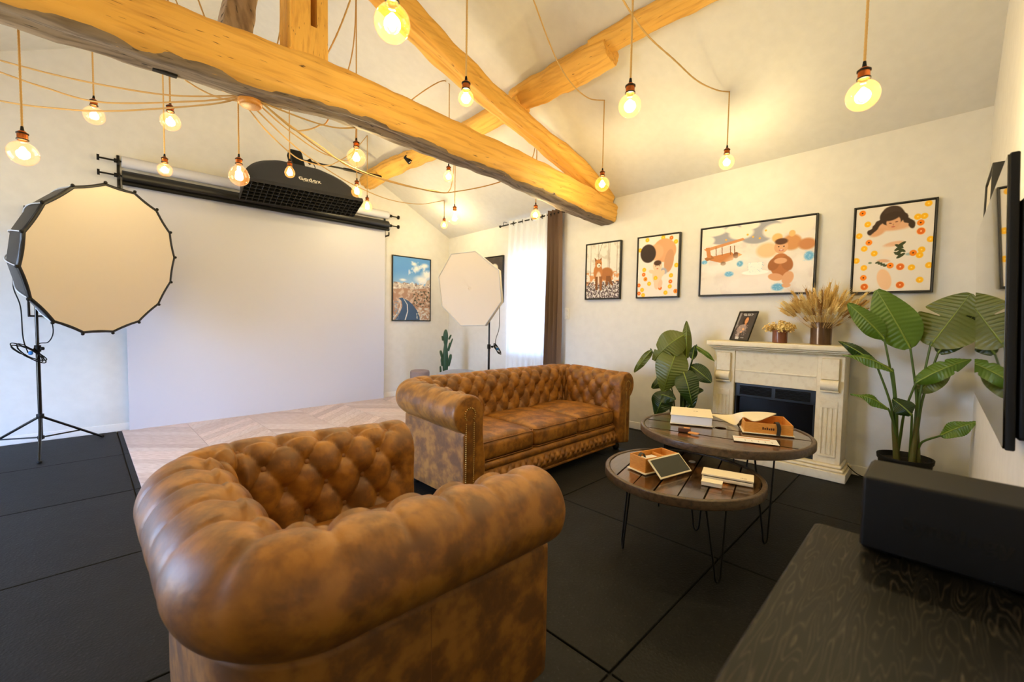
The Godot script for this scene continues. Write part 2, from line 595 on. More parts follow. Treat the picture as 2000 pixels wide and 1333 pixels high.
func build_room():
	# floor slab with rubber tiles, joints left open
	var slab := structure("floor", b().between(Vector3(-0.2, -0.25, -0.2), Vector3(RW + 0.2, -0.012, RD + 0.2), 0.0), M.joint_dark)
	var xs := [0.0, 1.08, 2.20, 3.32, 4.44, 5.56, RW]
	var zs := [0.0, 0.07, 1.175, 2.28, 3.385, 4.49, 5.595, 6.70, RD]
	for i in xs.size() - 1:
		for j in zs.size() - 1:
			var lo := Vector3(xs[i] + 0.004, -0.02, zs[j] + 0.004)
			var hi := Vector3(xs[i + 1] - 0.004, rng.randf_range(-0.0015, 0.0), zs[j + 1] - 0.004)
			obj("tile", b().between(lo, hi, 0.004), M["rubber_%d" % rng.randi_range(0, 2)], slab)
	# gable wall with the backdrop
	var gable := PackedVector2Array([Vector2(-0.2, -0.2), Vector2(RD + 0.2, -0.2), Vector2(RD + 0.2, 2.97), Vector2(RD, 3.07), Vector2(3.6, 4.87), Vector2(0, 3.07), Vector2(-0.2, 2.97)])
	var gt := Transform3D(Basis(Vector3(0, 0, 1), Vector3(0, 1, 0), Vector3(-1, 0, 0)), Vector3.ZERO)
	# polygon x is world z, polygon z is world -x
	structure("wall_left", b().prism(gable, 0.0, 0.2, gt), M.plaster)
	structure("wall_right", b().prism(gable, -RW - 0.2, -RW, gt), M.plaster)
	# eaves wall with the window
	var wb := b()
	var w0 := 1.60
	var w1 := 2.46
	var y0 := 0.82
	var y1 := 2.34
	wb.between(Vector3(-0.2, -0.2, -0.25), Vector3(w0, 3.05, 0), 0.0)
	wb.between(Vector3(w1, -0.2, -0.25), Vector3(RW + 0.2, 3.05, 0), 0.0)
	wb.between(Vector3(w0, -0.2, -0.25), Vector3(w1, y0, 0), 0.0)
	wb.between(Vector3(w0, y1, -0.25), Vector3(w1, 3.05, 0), 0.0)
	structure("wall_back", wb, M.plaster)
	# wall behind the camera, with the tall daylight window that lights the floor
	var wd := b()
	var fx := [1.15, 3.05]
	wd.between(Vector3(-0.2, -0.2, RD), Vector3(fx[0], 3.05, RD + 0.25), 0.0)
	wd.between(Vector3(fx[1], -0.2, RD), Vector3(RW + 0.2, 3.05, RD + 0.25), 0.0)
	for k in [0]:
		wd.between(Vector3(fx[k], -0.2, RD), Vector3(fx[k + 1], 0.05, RD + 0.25), 0.0)
		wd.between(Vector3(fx[k], 2.25, RD), Vector3(fx[k + 1], 3.05, RD + 0.25), 0.0)
	structure("wall_front", wd, M.plaster)
	for k in [0]:
		var win := structure("window_%d" % (2 + k / 2), window_frame(fx[k], fx[k + 1], 0.05, 2.25, RD + 0.12), M.white_trim)
		obj("pane", b().between(Vector3(fx[k] + 0.05, 0.1, RD + 0.115), Vector3(fx[k + 1] - 0.05, 2.2, RD + 0.121), 0.0), M.window_glass, win)
	var win1 := structure("window_1", window_frame(w0, w1, y0, y1, -0.13), M.white_trim)
	obj("pane", b().between(Vector3(w0 + 0.05, y0 + 0.05, -0.135), Vector3(w1 - 0.05, y1 - 0.05, -0.129), 0.0), M.window_glass, win1)
	obj("window_sill", b().between(Vector3(w0 - 0.04, y0 - 0.03, -0.12), Vector3(w1 + 0.04, y0 + 0.005, 0.05), 0.006), M.white_trim, win1)
	# two sloping ceilings, 15 cm thick
	var ce := b()
	for half in [0, 1]:
		var p := []
		for up in [0.0, 0.2]:
			for q in [[-0.2, -0.25], [RW + 0.2, -0.25], [RW + 0.2, 3.6], [-0.2, 3.6]]:
				var z: float = q[1]
				var y: float = 2.75 + 0.026 * q[0] + 0.5 * z + up
				p.append(Vector3(q[0], y, z if half == 0 else 7.2 - z))
		ce.hexa(p)
	structure("ceiling", ce, M.ceiling_paint)
	# skirting
	structure("baseboard_left", b().between(Vector3(0.0, 0.0, 0.0), Vector3(0.013, 0.085, RD), 0.004), M.white_trim)
	structure("baseboard_back", b().between(Vector3(0.013, 0.0, 0.0), Vector3(RW, 0.085, 0.013), 0.004), M.white_trim)
	structure("baseboard_right", b().between(Vector3(RW - 0.013, 0.0, 0.013), Vector3(RW, 0.085, RD), 0.004), M.white_trim)
	# double socket beside the curtain
	var so := thing("wall_socket", "white double wall socket beside the brown curtain", "socket", Vector3(2.71, 1.40, 0))
	obj("plate", b().bx(Vector3(0, 0, 0.005), Vector3(0.075, 0.155, 0.01), 0.003), M.white_trim, so)
	for k in [-1, 1]:
		var ring := obj("outlet", b().lathe([Vector2(0.001, 0.0), Vector2(0.020, 0.0), Vector2(0.022, 0.006), Vector2(0.026, 0.006), Vector2(0.026, 0.0)], 20, Transform3D(Basis(Vector3.RIGHT, PI / 2), Vector3(0, 0.036 * k, 0.0095))), M.page_white, so)
		for h in [-1, 1]:
			obj("contact_hole", b().bx(Vector3(0.009 * h, 0.036 * k, 0.0102), Vector3(0.005, 0.005, 0.003), 0.001), M.black_plastic, ring)

func window_frame(x0: float, x1: float, y0: float, y1: float, z: float) -> MB:
	var m := b()
	m.between(Vector3(x0, y0, z - 0.03), Vector3(x0 + 0.055, y1, z + 0.03))
	m.between(Vector3(x1 - 0.055, y0, z - 0.03), Vector3(x1, y1, z + 0.03))
	m.between(Vector3(x0 + 0.055, y0, z - 0.03), Vector3(x1 - 0.055, y0 + 0.055, z + 0.03))
	m.between(Vector3(x0 + 0.055, y1 - 0.055, z - 0.03), Vector3(x1 - 0.055, y1, z + 0.03))
	m.between(Vector3((x0 + x1) / 2 - 0.03, y0 + 0.055, z - 0.03), Vector3((x0 + x1) / 2 + 0.03, y1 - 0.055, z + 0.03))
	return m

var last_rows := []

# a hewn timber: ring of a rounded square swept along points; sizes are (half across, half up)
func timber(pts: Array, sizes: Array, across: Vector3, sd: int, rough := 0.012, sq := 4.0) -> MB:
	var n := FastNoiseLite.new()
	n.seed = sd
	n.frequency = 1.0
	n.fractal_octaves = 4
	var rows := []
	var sides := 36
	for i in pts.size():
		var d: Vector3 = (pts[mini(i + 1, pts.size() - 1)] - pts[maxi(i - 1, 0)]).normalized()
		var sx := (across - d * across.dot(d)).normalized()
		var sy := sx.cross(d)
		if sy.y < 0:
			sy = -sy
		var row := PackedVector3Array()
		for k in sides:
			var a := TAU * (k + 0.5) / sides
			var c := cos(a)
			var s := sin(a)
			var q := pow(pow(absf(c), sq) + pow(absf(s), sq), -1.0 / sq)
			var p: Vector3 = pts[i] + sx * (c * q * sizes[i].x) + sy * (s * q * sizes[i].y)
			var w := n.get_noise_3dv(p * Vector3(1, 1, 1) * 3.2) * rough + n.get_noise_3d(c * 2.0 + 10, s * 2.0, p.dot(d) * 0.5) * rough * 1.6
			row.append(p + (sx * c + sy * s) * w)
		rows.append(row)
	var m := b()
	last_rows = rows
	m.grid(rows, false, true, (across.cross(pts[-1] - pts[0])).y > 0)
	for e in [0, rows.size() - 1]:
		var ids := []
		for p in rows[e]:
			ids.append(m.vert(p))
		m.face(ids, pts[pts.size() / 2])
	return m

func build_beams():
	# tie beam across the room
	var top := [[-0.05, 2.77], [0.5, 2.85], [1.57, 2.92], [2.4, 2.96], [3.0, 2.99], [3.6, 3.01], [4.2, 2.97], [5.0, 2.93], [7.3, 2.85]]
	var bot := [[-0.05, 2.53], [0.4, 2.54], [1.0, 2.575], [1.9, 2.65], [2.7, 2.685], [3.4, 2.715], [3.9, 2.67], [4.5, 2.655], [5.0, 2.645], [7.3, 2.62]]
	var pts := []
	var sz := []
	for i in 121:
		var z := 0.004 + (RD - 0.008) * i / 120.0
		var t := lookup(top, z)
		var u := lookup(bot, z)
		pts.append(Vector3(3.31 + 0.02 * sin(z * 1.1), (t + u) / 2, z))
		sz.append(Vector2(0.142 + 0.008 * sin(z * 2.3), (t - u) / 2))
	var beam := obj("tie_beam", timber(pts, sz, Vector3.RIGHT, 4, 0.016, 4.5), M.timber_z)
	# the weathered grey underside that was never sanded: a skin 1 mm proud with a wandering edge
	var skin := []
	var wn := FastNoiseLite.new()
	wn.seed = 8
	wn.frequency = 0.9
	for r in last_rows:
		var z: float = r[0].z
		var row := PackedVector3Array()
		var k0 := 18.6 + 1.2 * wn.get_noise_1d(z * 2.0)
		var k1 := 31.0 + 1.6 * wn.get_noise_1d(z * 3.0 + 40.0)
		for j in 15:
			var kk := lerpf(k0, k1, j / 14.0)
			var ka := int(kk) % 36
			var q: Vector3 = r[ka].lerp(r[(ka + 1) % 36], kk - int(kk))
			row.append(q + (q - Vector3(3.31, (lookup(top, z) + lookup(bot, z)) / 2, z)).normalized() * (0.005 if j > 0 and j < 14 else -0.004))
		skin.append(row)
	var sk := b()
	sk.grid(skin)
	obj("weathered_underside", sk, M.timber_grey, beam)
	tag(beam, "thick golden tie beam of hewn timber crossing the whole room", "beam")
	# principal rafter rising from the tie beam's end
	pts = []
	sz = []
	for i in 70:
		var z := 0.06 + 3.42 * i / 69.0
		var y := 2.80 + 0.292 * z + 0.03 * sin(z * 2.2)
		pts.append(Vector3(3.33 + 0.015 * sin(z * 1.7), y, z))
		sz.append(Vector2(0.105 + 0.012 * sin(z * 3.0), 0.088 + 0.01 * sin(z * 2.0 + 1)))
	var raf := obj("rafter", timber(pts, sz, Vector3.RIGHT, 9, 0.016, 3.5), M.timber_rafter)
	tag(raf, "sloping golden principal rafter running from tie beam up to king post", "beam")
	# the rafter's mirror on the other slope, out of the frame
	pts = []
	sz = []
	for i in 30:
		var z := 7.14 - 3.42 * i / 29.0
		pts.append(Vector3(3.33, 2.80 + 0.292 * (7.2 - z), z))
		sz.append(Vector2(0.105, 0.09))
	tag(obj("rafter", timber(pts, sz, Vector3.RIGHT, 10, 0.016, 3.5), M.timber_z), "sloping principal rafter on the window side of the king post", "beam")
	# king post with its mortise
	var kp := thing("king_post", "upright king post with a dark mortise slot standing on the tie beam", "beam", Vector3(3.31, 2.95, 3.66))
	pts = []
	sz = []
	for i in 30:
		var y := 0.0 + 1.60 * i / 29.0
		pts.append(Vector3(-0.055, y, 0))
		sz.append(Vector2(0.055, 0.115))
	obj("post", timber(pts, sz, Vector3.RIGHT, 14, 0.01, 6.0), M.timber_y, kp)
	# the cheek facing the room, cut round an open mortise 10 cm deep
	var cheek := b()
	for r in [[-0.115, -0.045, 0.0, 1.6], [-0.005, 0.115, 0.0, 1.6], [-0.045, -0.005, 0.0, 0.22], [-0.045, -0.005, 0.46, 1.6]]:
		cheek.between(Vector3(-0.005, r[2], r[0]), Vector3(0.105, r[3], r[1]), 0.0006)
	obj("mortised_cheek", cheek, M.timber_y, kp)
	obj("split_edge", b().between(Vector3(0.06, 0.02, 0.108), Vector3(0.118, 1.4, 0.135), 0.01), M.timber_y, kp)
	# brace behind the king post, leaning to the ridge
	pts = []
	sz = []
	for i in 20:
		var t := i / 19.0
		pts.append(Vector3(3.08, 2.98, 4.02).lerp(Vector3(2.25, 4.48, 3.60), t) + Vector3(0, 0, 0.03 * sin(t * 3)))
		sz.append(Vector2(0.095, 0.085))
	tag(obj("ridge_brace", timber(pts, sz, Vector3(0, 0.3, 1), 17, 0.012, 4.0), M.timber_pale), "grey weathered brace leaning from tie beam up to the ridge", "beam")
	# purlins under the ceiling
	var spec := [
		["purlin", 0.003, 3.36, 1.60, 3.455, 0.105, 0.085, "pale purlin from backdrop wall to rafter carrying a small black spotlight", "timber_x", 23],
		["purlin", 3.25, 4.36, 1.60, 3.49, 0.125, 0.095, "thick curved purlin butting over the rafter with a sawn end", "timber_x", 27],
		["purlin", 4.20, RW - 0.003, 1.62, 3.555, 0.085, 0.075, "rough split purlin running from the sawn end to the television wall", "timber_x", 33]]
	for s in spec:
		pts = []
		sz = []
		var nseg := 50
		for i in nseg + 1:
			var t := float(i) / nseg
			var x := lerpf(s[1], s[2], t)
			var z: float = s[3] + 0.025 * sin(x * 1.9)
			var y: float = s[4] + 0.026 * (x - 3.0) + 0.012 * sin(x * 2.7)
			pts.append(Vector3(x, y, z))
			sz.append(Vector2(s[5], s[6]) * (1.0 - (0.10 * pow(absf(t - 0.5) * 2.0, 6.0) if s[9] == 27 else 0.0)))
		# lie along the slope
		tag(obj("purlin", timber(pts, sz, Vector3(0, 0.447, 0.894), s[9], 0.02, 3.2), M[s[8]]), s[7], "beam")
	# purlin of the window slope
	pts = []
	sz = []
	for i in 30:
		pts.append(Vector3(0.004 + (RW - 0.008) * i / 29.0, 3.5 + 0.026 * RW * i / 29.0, 5.6))
		sz.append(Vector2(0.105, 0.085))
	tag(obj("purlin", timber(pts, sz, Vector3(0, -0.447, 0.894), 41, 0.02, 3.2), M.timber_x), "purlin under the slope above the tall daylight windows", "beam")
	# small spotlight on the purlin, and the black rail end under the tie beam
	var sp := thing("ceiling_spotlight", "small black cylinder spotlight fixed to the pale purlin", "spotlight", on_y(797, 312, 3.36))
	var dir := Basis(Vector3(0, 0, 1), 0.5) * Basis(Vector3(1, 0, 0), 0.5)
	obj("housing", b().lathe([Vector2(0.001, 0.05), Vector2(0.032, 0.05), Vector2(0.034, 0.045), Vector2(0.034, -0.045), Vector2(0.028, -0.045), Vector2(0.026, -0.035)], 24, Transform3D(dir, Vector3.ZERO)), M.black_plastic, sp)
	obj("lens", b().lathe([Vector2(0.001, -0.036), Vector2(0.027, -0.036), Vector2(0.027, -0.034)], 24, Transform3D(dir, Vector3.ZERO)), M.page_white, sp)
	obj("bracket", b().rod(Vector3(0, 0.04, 0), Vector3(-0.01, 0.09, 0.01), 0.006), M.black_plastic, sp)
	var rail := on_x(322, 141, 3.22)
	tag(obj("rail_plate", b().between(Vector3(rail.x - 0.02, 2.648, rail.z - 0.055), Vector3(rail.x + 0.02, 2.668, rail.z + 0.055), 0.003), M.black_plastic), "short black rail plate screwed under the tie beam", "rail")

# cloth hung in folds: u along the rod, y down
func drape(x0: float, x1: float, y0: float, y1: float, z: float, amp: float, folds: float, nu: int, nv: int, flare := 0.0, sd := 0.0) -> MB:
	var m := b()
	var rows := []
	for i in nu + 1:
		var t := float(i) / nu
		var row := PackedVector3Array()
		for j in nv + 1:
			var s := float(j) / nv
			var ph := t * folds * TAU + sd + 0.5 * sin(s * 2.0 + sd)
			var spread := 1.0 + flare * s
			var x := lerpf(x0, x1, 0.5 + (t - 0.5) * spread) + amp * 0.5 * cos(ph * 1.0) * 0.4
			row.append(Vector3(x, lerpf(y1, y0, s), z + amp * sin(ph) * (0.75 + 0.25 * s) + 0.006 * sin(ph * 2.3 + s * 5.0)))
		rows.append(row)
	m.grid(rows)
	return m

func build_window():
	var rod := thing("curtain_rod", "black curtain rod with ball ends above the window", "curtain rod", Vector3(0, 0, 0))
	var a := on_z(977, 443, 0.105)
	var c := on_z(1102, 413, 0.105)
	obj("pole", b().rod(a, c, 0.010, 14), M.black_steel, rod)
	for e in [a, c]:
		obj("finial", b().ball(e, Vector3.ONE * 0.020, 14, 10), M.black_steel, rod)
	for k in [0.06, 0.93]:
		var p := a.lerp(c, k)
		obj("bracket", tube_mesh([p + Vector3(0, 0.0, 0), p + Vector3(0.0, 0.05, 0.0), p + Vector3(0, 0.06, -0.03), p + Vector3(0, 0.055, -0.104)], 0.005), M.black_steel, rod)
	var sh := thing("sheer_curtain", "white sheer eyelet curtain hanging over the bright window", "curtain")
	var x0 := 1.64
	var x1 := 2.42
	obj("cloth", drape(x0, x1, 0.03, 2.80, 0.105, 0.018, 5.5, 130, 40, 0.06), M.sheer, sh)
	for k in 4:
		var e := a.lerp(c, clampf((x0 + 0.1 + k * 0.19 - a.x) / (c.x - a.x), 0, 1))
		obj("eyelet", ring_mesh(e + Vector3(0, 0, 0.0), 0.026, 0.005, Basis(Vector3.UP, 0.55)), M.black_steel, sh)
	var br := thing("brown_curtain", "heavy brown curtain gathered at the end of the rod", "curtain")
	obj("cloth", drape(2.44, 2.68, 0.03, 2.82, 0.115, 0.045, 3.5, 110, 40, 0.16, 0.4), M.brown_cloth, br)
	for k in 3:
		var e := a.lerp(c, clampf((2.47 + k * 0.08 - a.x) / (c.x - a.x), 0, 1))
		obj("eyelet", ring_mesh(e, 0.026, 0.005, Basis(Vector3.UP, 0.9)), M.black_steel, br)

func tube_mesh(ctrl: Array, r, n := 24, sides := 8) -> MB:
	var m := b()
	m.tube(curve_points(ctrl, n), r, sides)
	return m

func ring_mesh(c: Vector3, r: float, w: float, basis: Basis) -> MB:
	var pts := []
	for k in 24:
		pts.append(c + basis * Vector3(0, cos(TAU * k / 24) * r, sin(TAU * k / 24) * r))
	var m := b()
	m.tube(pts, w, 6, false, 0.0, 0, true)
	return m

func build_backdrop():
	# paper roller holder on the gable wall: brackets, two rolls with chain drives
	var z0 := 1.30
	var z1 := 4.40
	var white := thing("white_paper_roll", "white backdrop paper roll on the upper wall brackets", "paper roll", Vector3(0.15, 2.905, 0))
	obj("roll", b().lathe([Vector2(0.001, 0), Vector2(0.055, 0), Vector2(0.058, 0.004), Vector2(0.058, z1 - z0 - 0.004), Vector2(0.055, z1 - z0), Vector2(0.001, z1 - z0)], 32, Transform3D(Basis(Vector3.RIGHT, PI / 2), Vector3(0, 0, z0))), M.paper_white, white)
	var black := thing("black_paper_roll", "black backdrop paper roll under the white roll", "paper roll", Vector3(0.15, 2.755, 0))
	obj("roll", b().lathe([Vector2(0.001, 0), Vector2(0.055, 0), Vector2(0.06, 0.004), Vector2(0.06, z1 - z0 - 0.004), Vector2(0.055, z1 - z0), Vector2(0.001, z1 - z0)], 32, Transform3D(Basis(Vector3.RIGHT, PI / 2), Vector3(0, 0, z0))), M.black_nylon, black)
	obj("weight_bar", b().lathe([Vector2(0.001, 0), Vector2(0.022, 0), Vector2(0.022, z1 - z0), Vector2(0.001, z1 - z0)], 16, Transform3D(Basis(Vector3.RIGHT, PI / 2), Vector3(0.025, -0.075, z0))), M.black_plastic, black)
	for r in [[white, z1], [black, z1], [white, z0], [black, z0]]:
		var s := 1.0 if r[1] == z1 else -1.0
		var e: float = r[1]
		var g := obj("chain_drive", b().rod(Vector3(0, 0, e), Vector3(0, 0, e + 0.19 * s), 0.009), M.black_plastic, r[0])
		obj("wheel", b().lathe([Vector2(0.001, 0), Vector2(0.03, 0), Vector2(0.03, 0.02), Vector2(0.001, 0.02)], 16, Transform3D(Basis(Vector3.RIGHT, PI / 2), Vector3(0, 0, e + (0.17 if s > 0 else -0.19)))), M.black_plastic, g)
		obj("collar", b().lathe([Vector2(0.001, 0), Vector2(0.022, 0), Vector2(0.022, 0.03), Vector2(0.001, 0.03)], 16, Transform3D(Basis(Vector3.RIGHT, PI / 2), Vector3(0, 0, e + (0.03 if s > 0 else -0.06)))), M.black_plastic, g)
	for e in [z1 + 0.02, z0 - 0.02]:
		var br := thing("roller_bracket", "black wall bracket carrying the paper rolls at the %s end" % ("softbox" if e > 3 else "road picture"), "bracket", Vector3(0, 2.6, e))
		obj("bar", b().between(Vector3(0.0, -0.02, -0.012), Vector3(0.02, 0.40, 0.012), 0.003), M.black_steel, br)
		for y in [0.0, 0.155, 0.305]:
			obj("hook", b().between(Vector3(0.02, y - 0.012, -0.008), Vector3(0.17 if y > 0.0 else 0.14, y + 0.012, 0.008), 0.003).between(Vector3(0.13, y, -0.008), Vector3(0.15, y + 0.05 if y == 0.0 else y + 0.02, 0.008), 0.003), M.black_steel, br)
	# the white sheet hanging to the floor
	var rows := []
	for i in 61:
		var z := lerpf(z1 - 0.01, z0 + 0.02, i / 60.0)
		var row := PackedVector3Array()
		for j in 41:
			var s := j / 40.0
			var y := lerpf(2.70, 0.006, s)
			row.append(Vector3(0.095 - 0.03 * s + 0.006 * sin(z * 2.1 + s * 1.5) * s, y, z))
		rows.append(row)
	var m := b()
	m.grid(rows)
	rows.reverse()
	var back := []
	for r in rows:
		var q := PackedVector3Array()
		for p in r:
			q.append(p - Vector3(0.0015, 0, 0))
		back.append(q)
	m.grid(back)
	tag(obj("backdrop_sheet", m, M.paper_white), "large white studio backdrop sheet hanging down to the plank floor", "backdrop")
	# pale chevron boards of the set floor
	var fl := thing("plank_floor_mat", "pale pinkish chevron plank studio floor in front of the white backdrop", "floor mat", Vector3.ZERO)
	var zl := 4.45
	var zr := 0.98
	var xr := 3.02
	obj("base_sheet", b().between(Vector3(0.02, 0.0005, zr), Vector3(xr, 0.004, zl), 0.0), M.pale_board_3, fl)
	# chevron: columns run along x, boards slant; every board a clipped parallelogram
	var cw := 0.62
	var bw := 0.155
	var clip := PackedVector2Array([Vector2(0.022, zr + 0.002), Vector2(xr - 0.002, zr + 0.002), Vector2(xr - 0.002, zl - 0.002), Vector2(0.022, zl - 0.002)])
	var col := 0
	var zc := zr - 0.2
	while zc < zl:
		var s := 1.0 if col % 2 == 0 else -1.0
		var k := 0
		var x := -cw - 0.1
		while x < xr + cw:
			var g := 0.0022
			var o := cw * s * 0.9
			var x0 := x + (0.0 if s > 0 else cw * 0.9)
			var poly := PackedVector2Array([Vector2(x0, zc + g), Vector2(x0 + bw - g * 2, zc + g), Vector2(x0 + bw - g * 2 + o, zc + cw - g), Vector2(x0 + o, zc + cw - g)])
			for part in Geometry2D.intersect_polygons(poly, clip):
				if part.size() >= 3:
					var a := absf(poly_area(part))
					if a > 0.002:
						var cc := Vector2.ZERO
						for q in part:
							cc += q
						cc /= part.size()
						var ang := atan2(cw, o)
						var loc := PackedVector2Array()
						for q in part:
							loc.append((q - cc).rotated(-ang))
						var pb := obj("plank", b().prism(loc, 0.0, 0.004, Transform3D(Basis(Vector3(1, 0, 0), Vector3(0, 0, 1), Vector3(0, -1, 0)), Vector3.ZERO)), M["pale_board_%d" % [0, 1, 2, 1, 0, 3][rng.randi_range(0, 5)]], fl)
						pb.position = Vector3(cc.x, 0.0075 + 0.0004 * rng.randf(), cc.y)
						pb.rotation.y = -ang
			x += bw
			k += 1
		zc += cw
		col += 1

func poly_area(p: PackedVector2Array) -> float:
	var a := 0.0
	for i in p.size():
		a += p[i].cross(p[(i + 1) % p.size()])
	return a / 2

# ---------------------------------------------------------------- buttoned seating
const ROLL_Y := 0.685
const ROLL_R := 0.13
const PITCH := 0.152
const ROW := 0.108

# path of the roll's middle: down one arm, round the back, up the other; local front is z = 0, back is -z
func u_path(length: float, depth: float, step: float) -> Array:
	var hw := length / 2 - 0.05
	var zb := -(depth - ROLL_R)
	var rc := 0.19
	var out := []      # [x, z, outward x, outward z, run]
	var arm := -zb - rc
	var arc := PI / 2 * rc
	var back := 2 * (hw - rc)
	var total := 2 * arm + 2 * arc + back
	var n := int(total / step)
	for i in n + 1:
		var s := total * i / n
		var p: Vector2
		var o: Vector2
		if s <= arm:
			p = Vector2(-hw, -s)
			o = Vector2(-1, 0)
		elif s <= arm + arc:
			var a := (s - arm) / rc
			p = Vector2(-hw + rc - rc * cos(a), zb + rc - rc * sin(a))
			o = Vector2(-cos(a), -sin(a))
		elif s <= arm + arc + back:
			p = Vector2(-hw + rc + (s - arm - arc), zb)
			o = Vector2(0, -1)
		elif s <= arm + 2 * arc + back:
			var a := (s - arm - arc - back) / rc
			p = Vector2(hw - rc + rc * sin(a), zb + rc - rc * cos(a))
			o = Vector2(sin(a), -cos(a))
		else:
			p = Vector2(hw, zb + rc + (s - arm - 2 * arc - back))
			o = Vector2(1, 0)
		out.append([p, o, s])
	return [out, total, arm, arc]

# profile across the roll: x outwards, y up; [point, t] with t measured up the inner face, -1 where plain
func roll_profile(step: float) -> Array:
	var out := []
	var y := 0.10
	while y < 0.36:
		out.append([Vector2(-0.150, y), -1.0])
		y += 0.05
	var t := 0.0
	var lo := Vector2(-0.150, 0.36)
	var hi := Vector2(-ROLL_R, ROLL_Y - 0.02)
	var n := int((hi - lo).length() / step)
	for i in n:
		var f := float(i) / n
		out.append([lo.lerp(hi, f) + Vector2(0.012 * sin(f * PI), 0), f * (hi - lo).length()])
	t = (hi - lo).length()
	var a0 := PI + 0.16
	var a1 := -1.05
	var m := int((a0 - a1) * ROLL_R / step)
	for i in m + 1:
		var a := lerpf(a0, a1, float(i) / m)
		out.append([Vector2(cos(a), sin(a)) * ROLL_R + Vector2(0, ROLL_Y), t + (a0 - a) * ROLL_R])
	out.append([Vector2(0.046, 0.560), -1.0])
	out.append([Vector2(0.044, 0.552), -1.0])
	out.append([Vector2(0.050, 0.548), -1.0])
	out.append([Vector2(0.052, 0.540), -1.0])
	for yy in [0.45, 0.35, 0.25, 0.15]:
		out.append([Vector2(0.053, yy), -1.0])
	out.append([Vector2(0.050, 0.075), -1.0])
	out.append([Vector2(0.040, 0.070), -1.0])
	return out

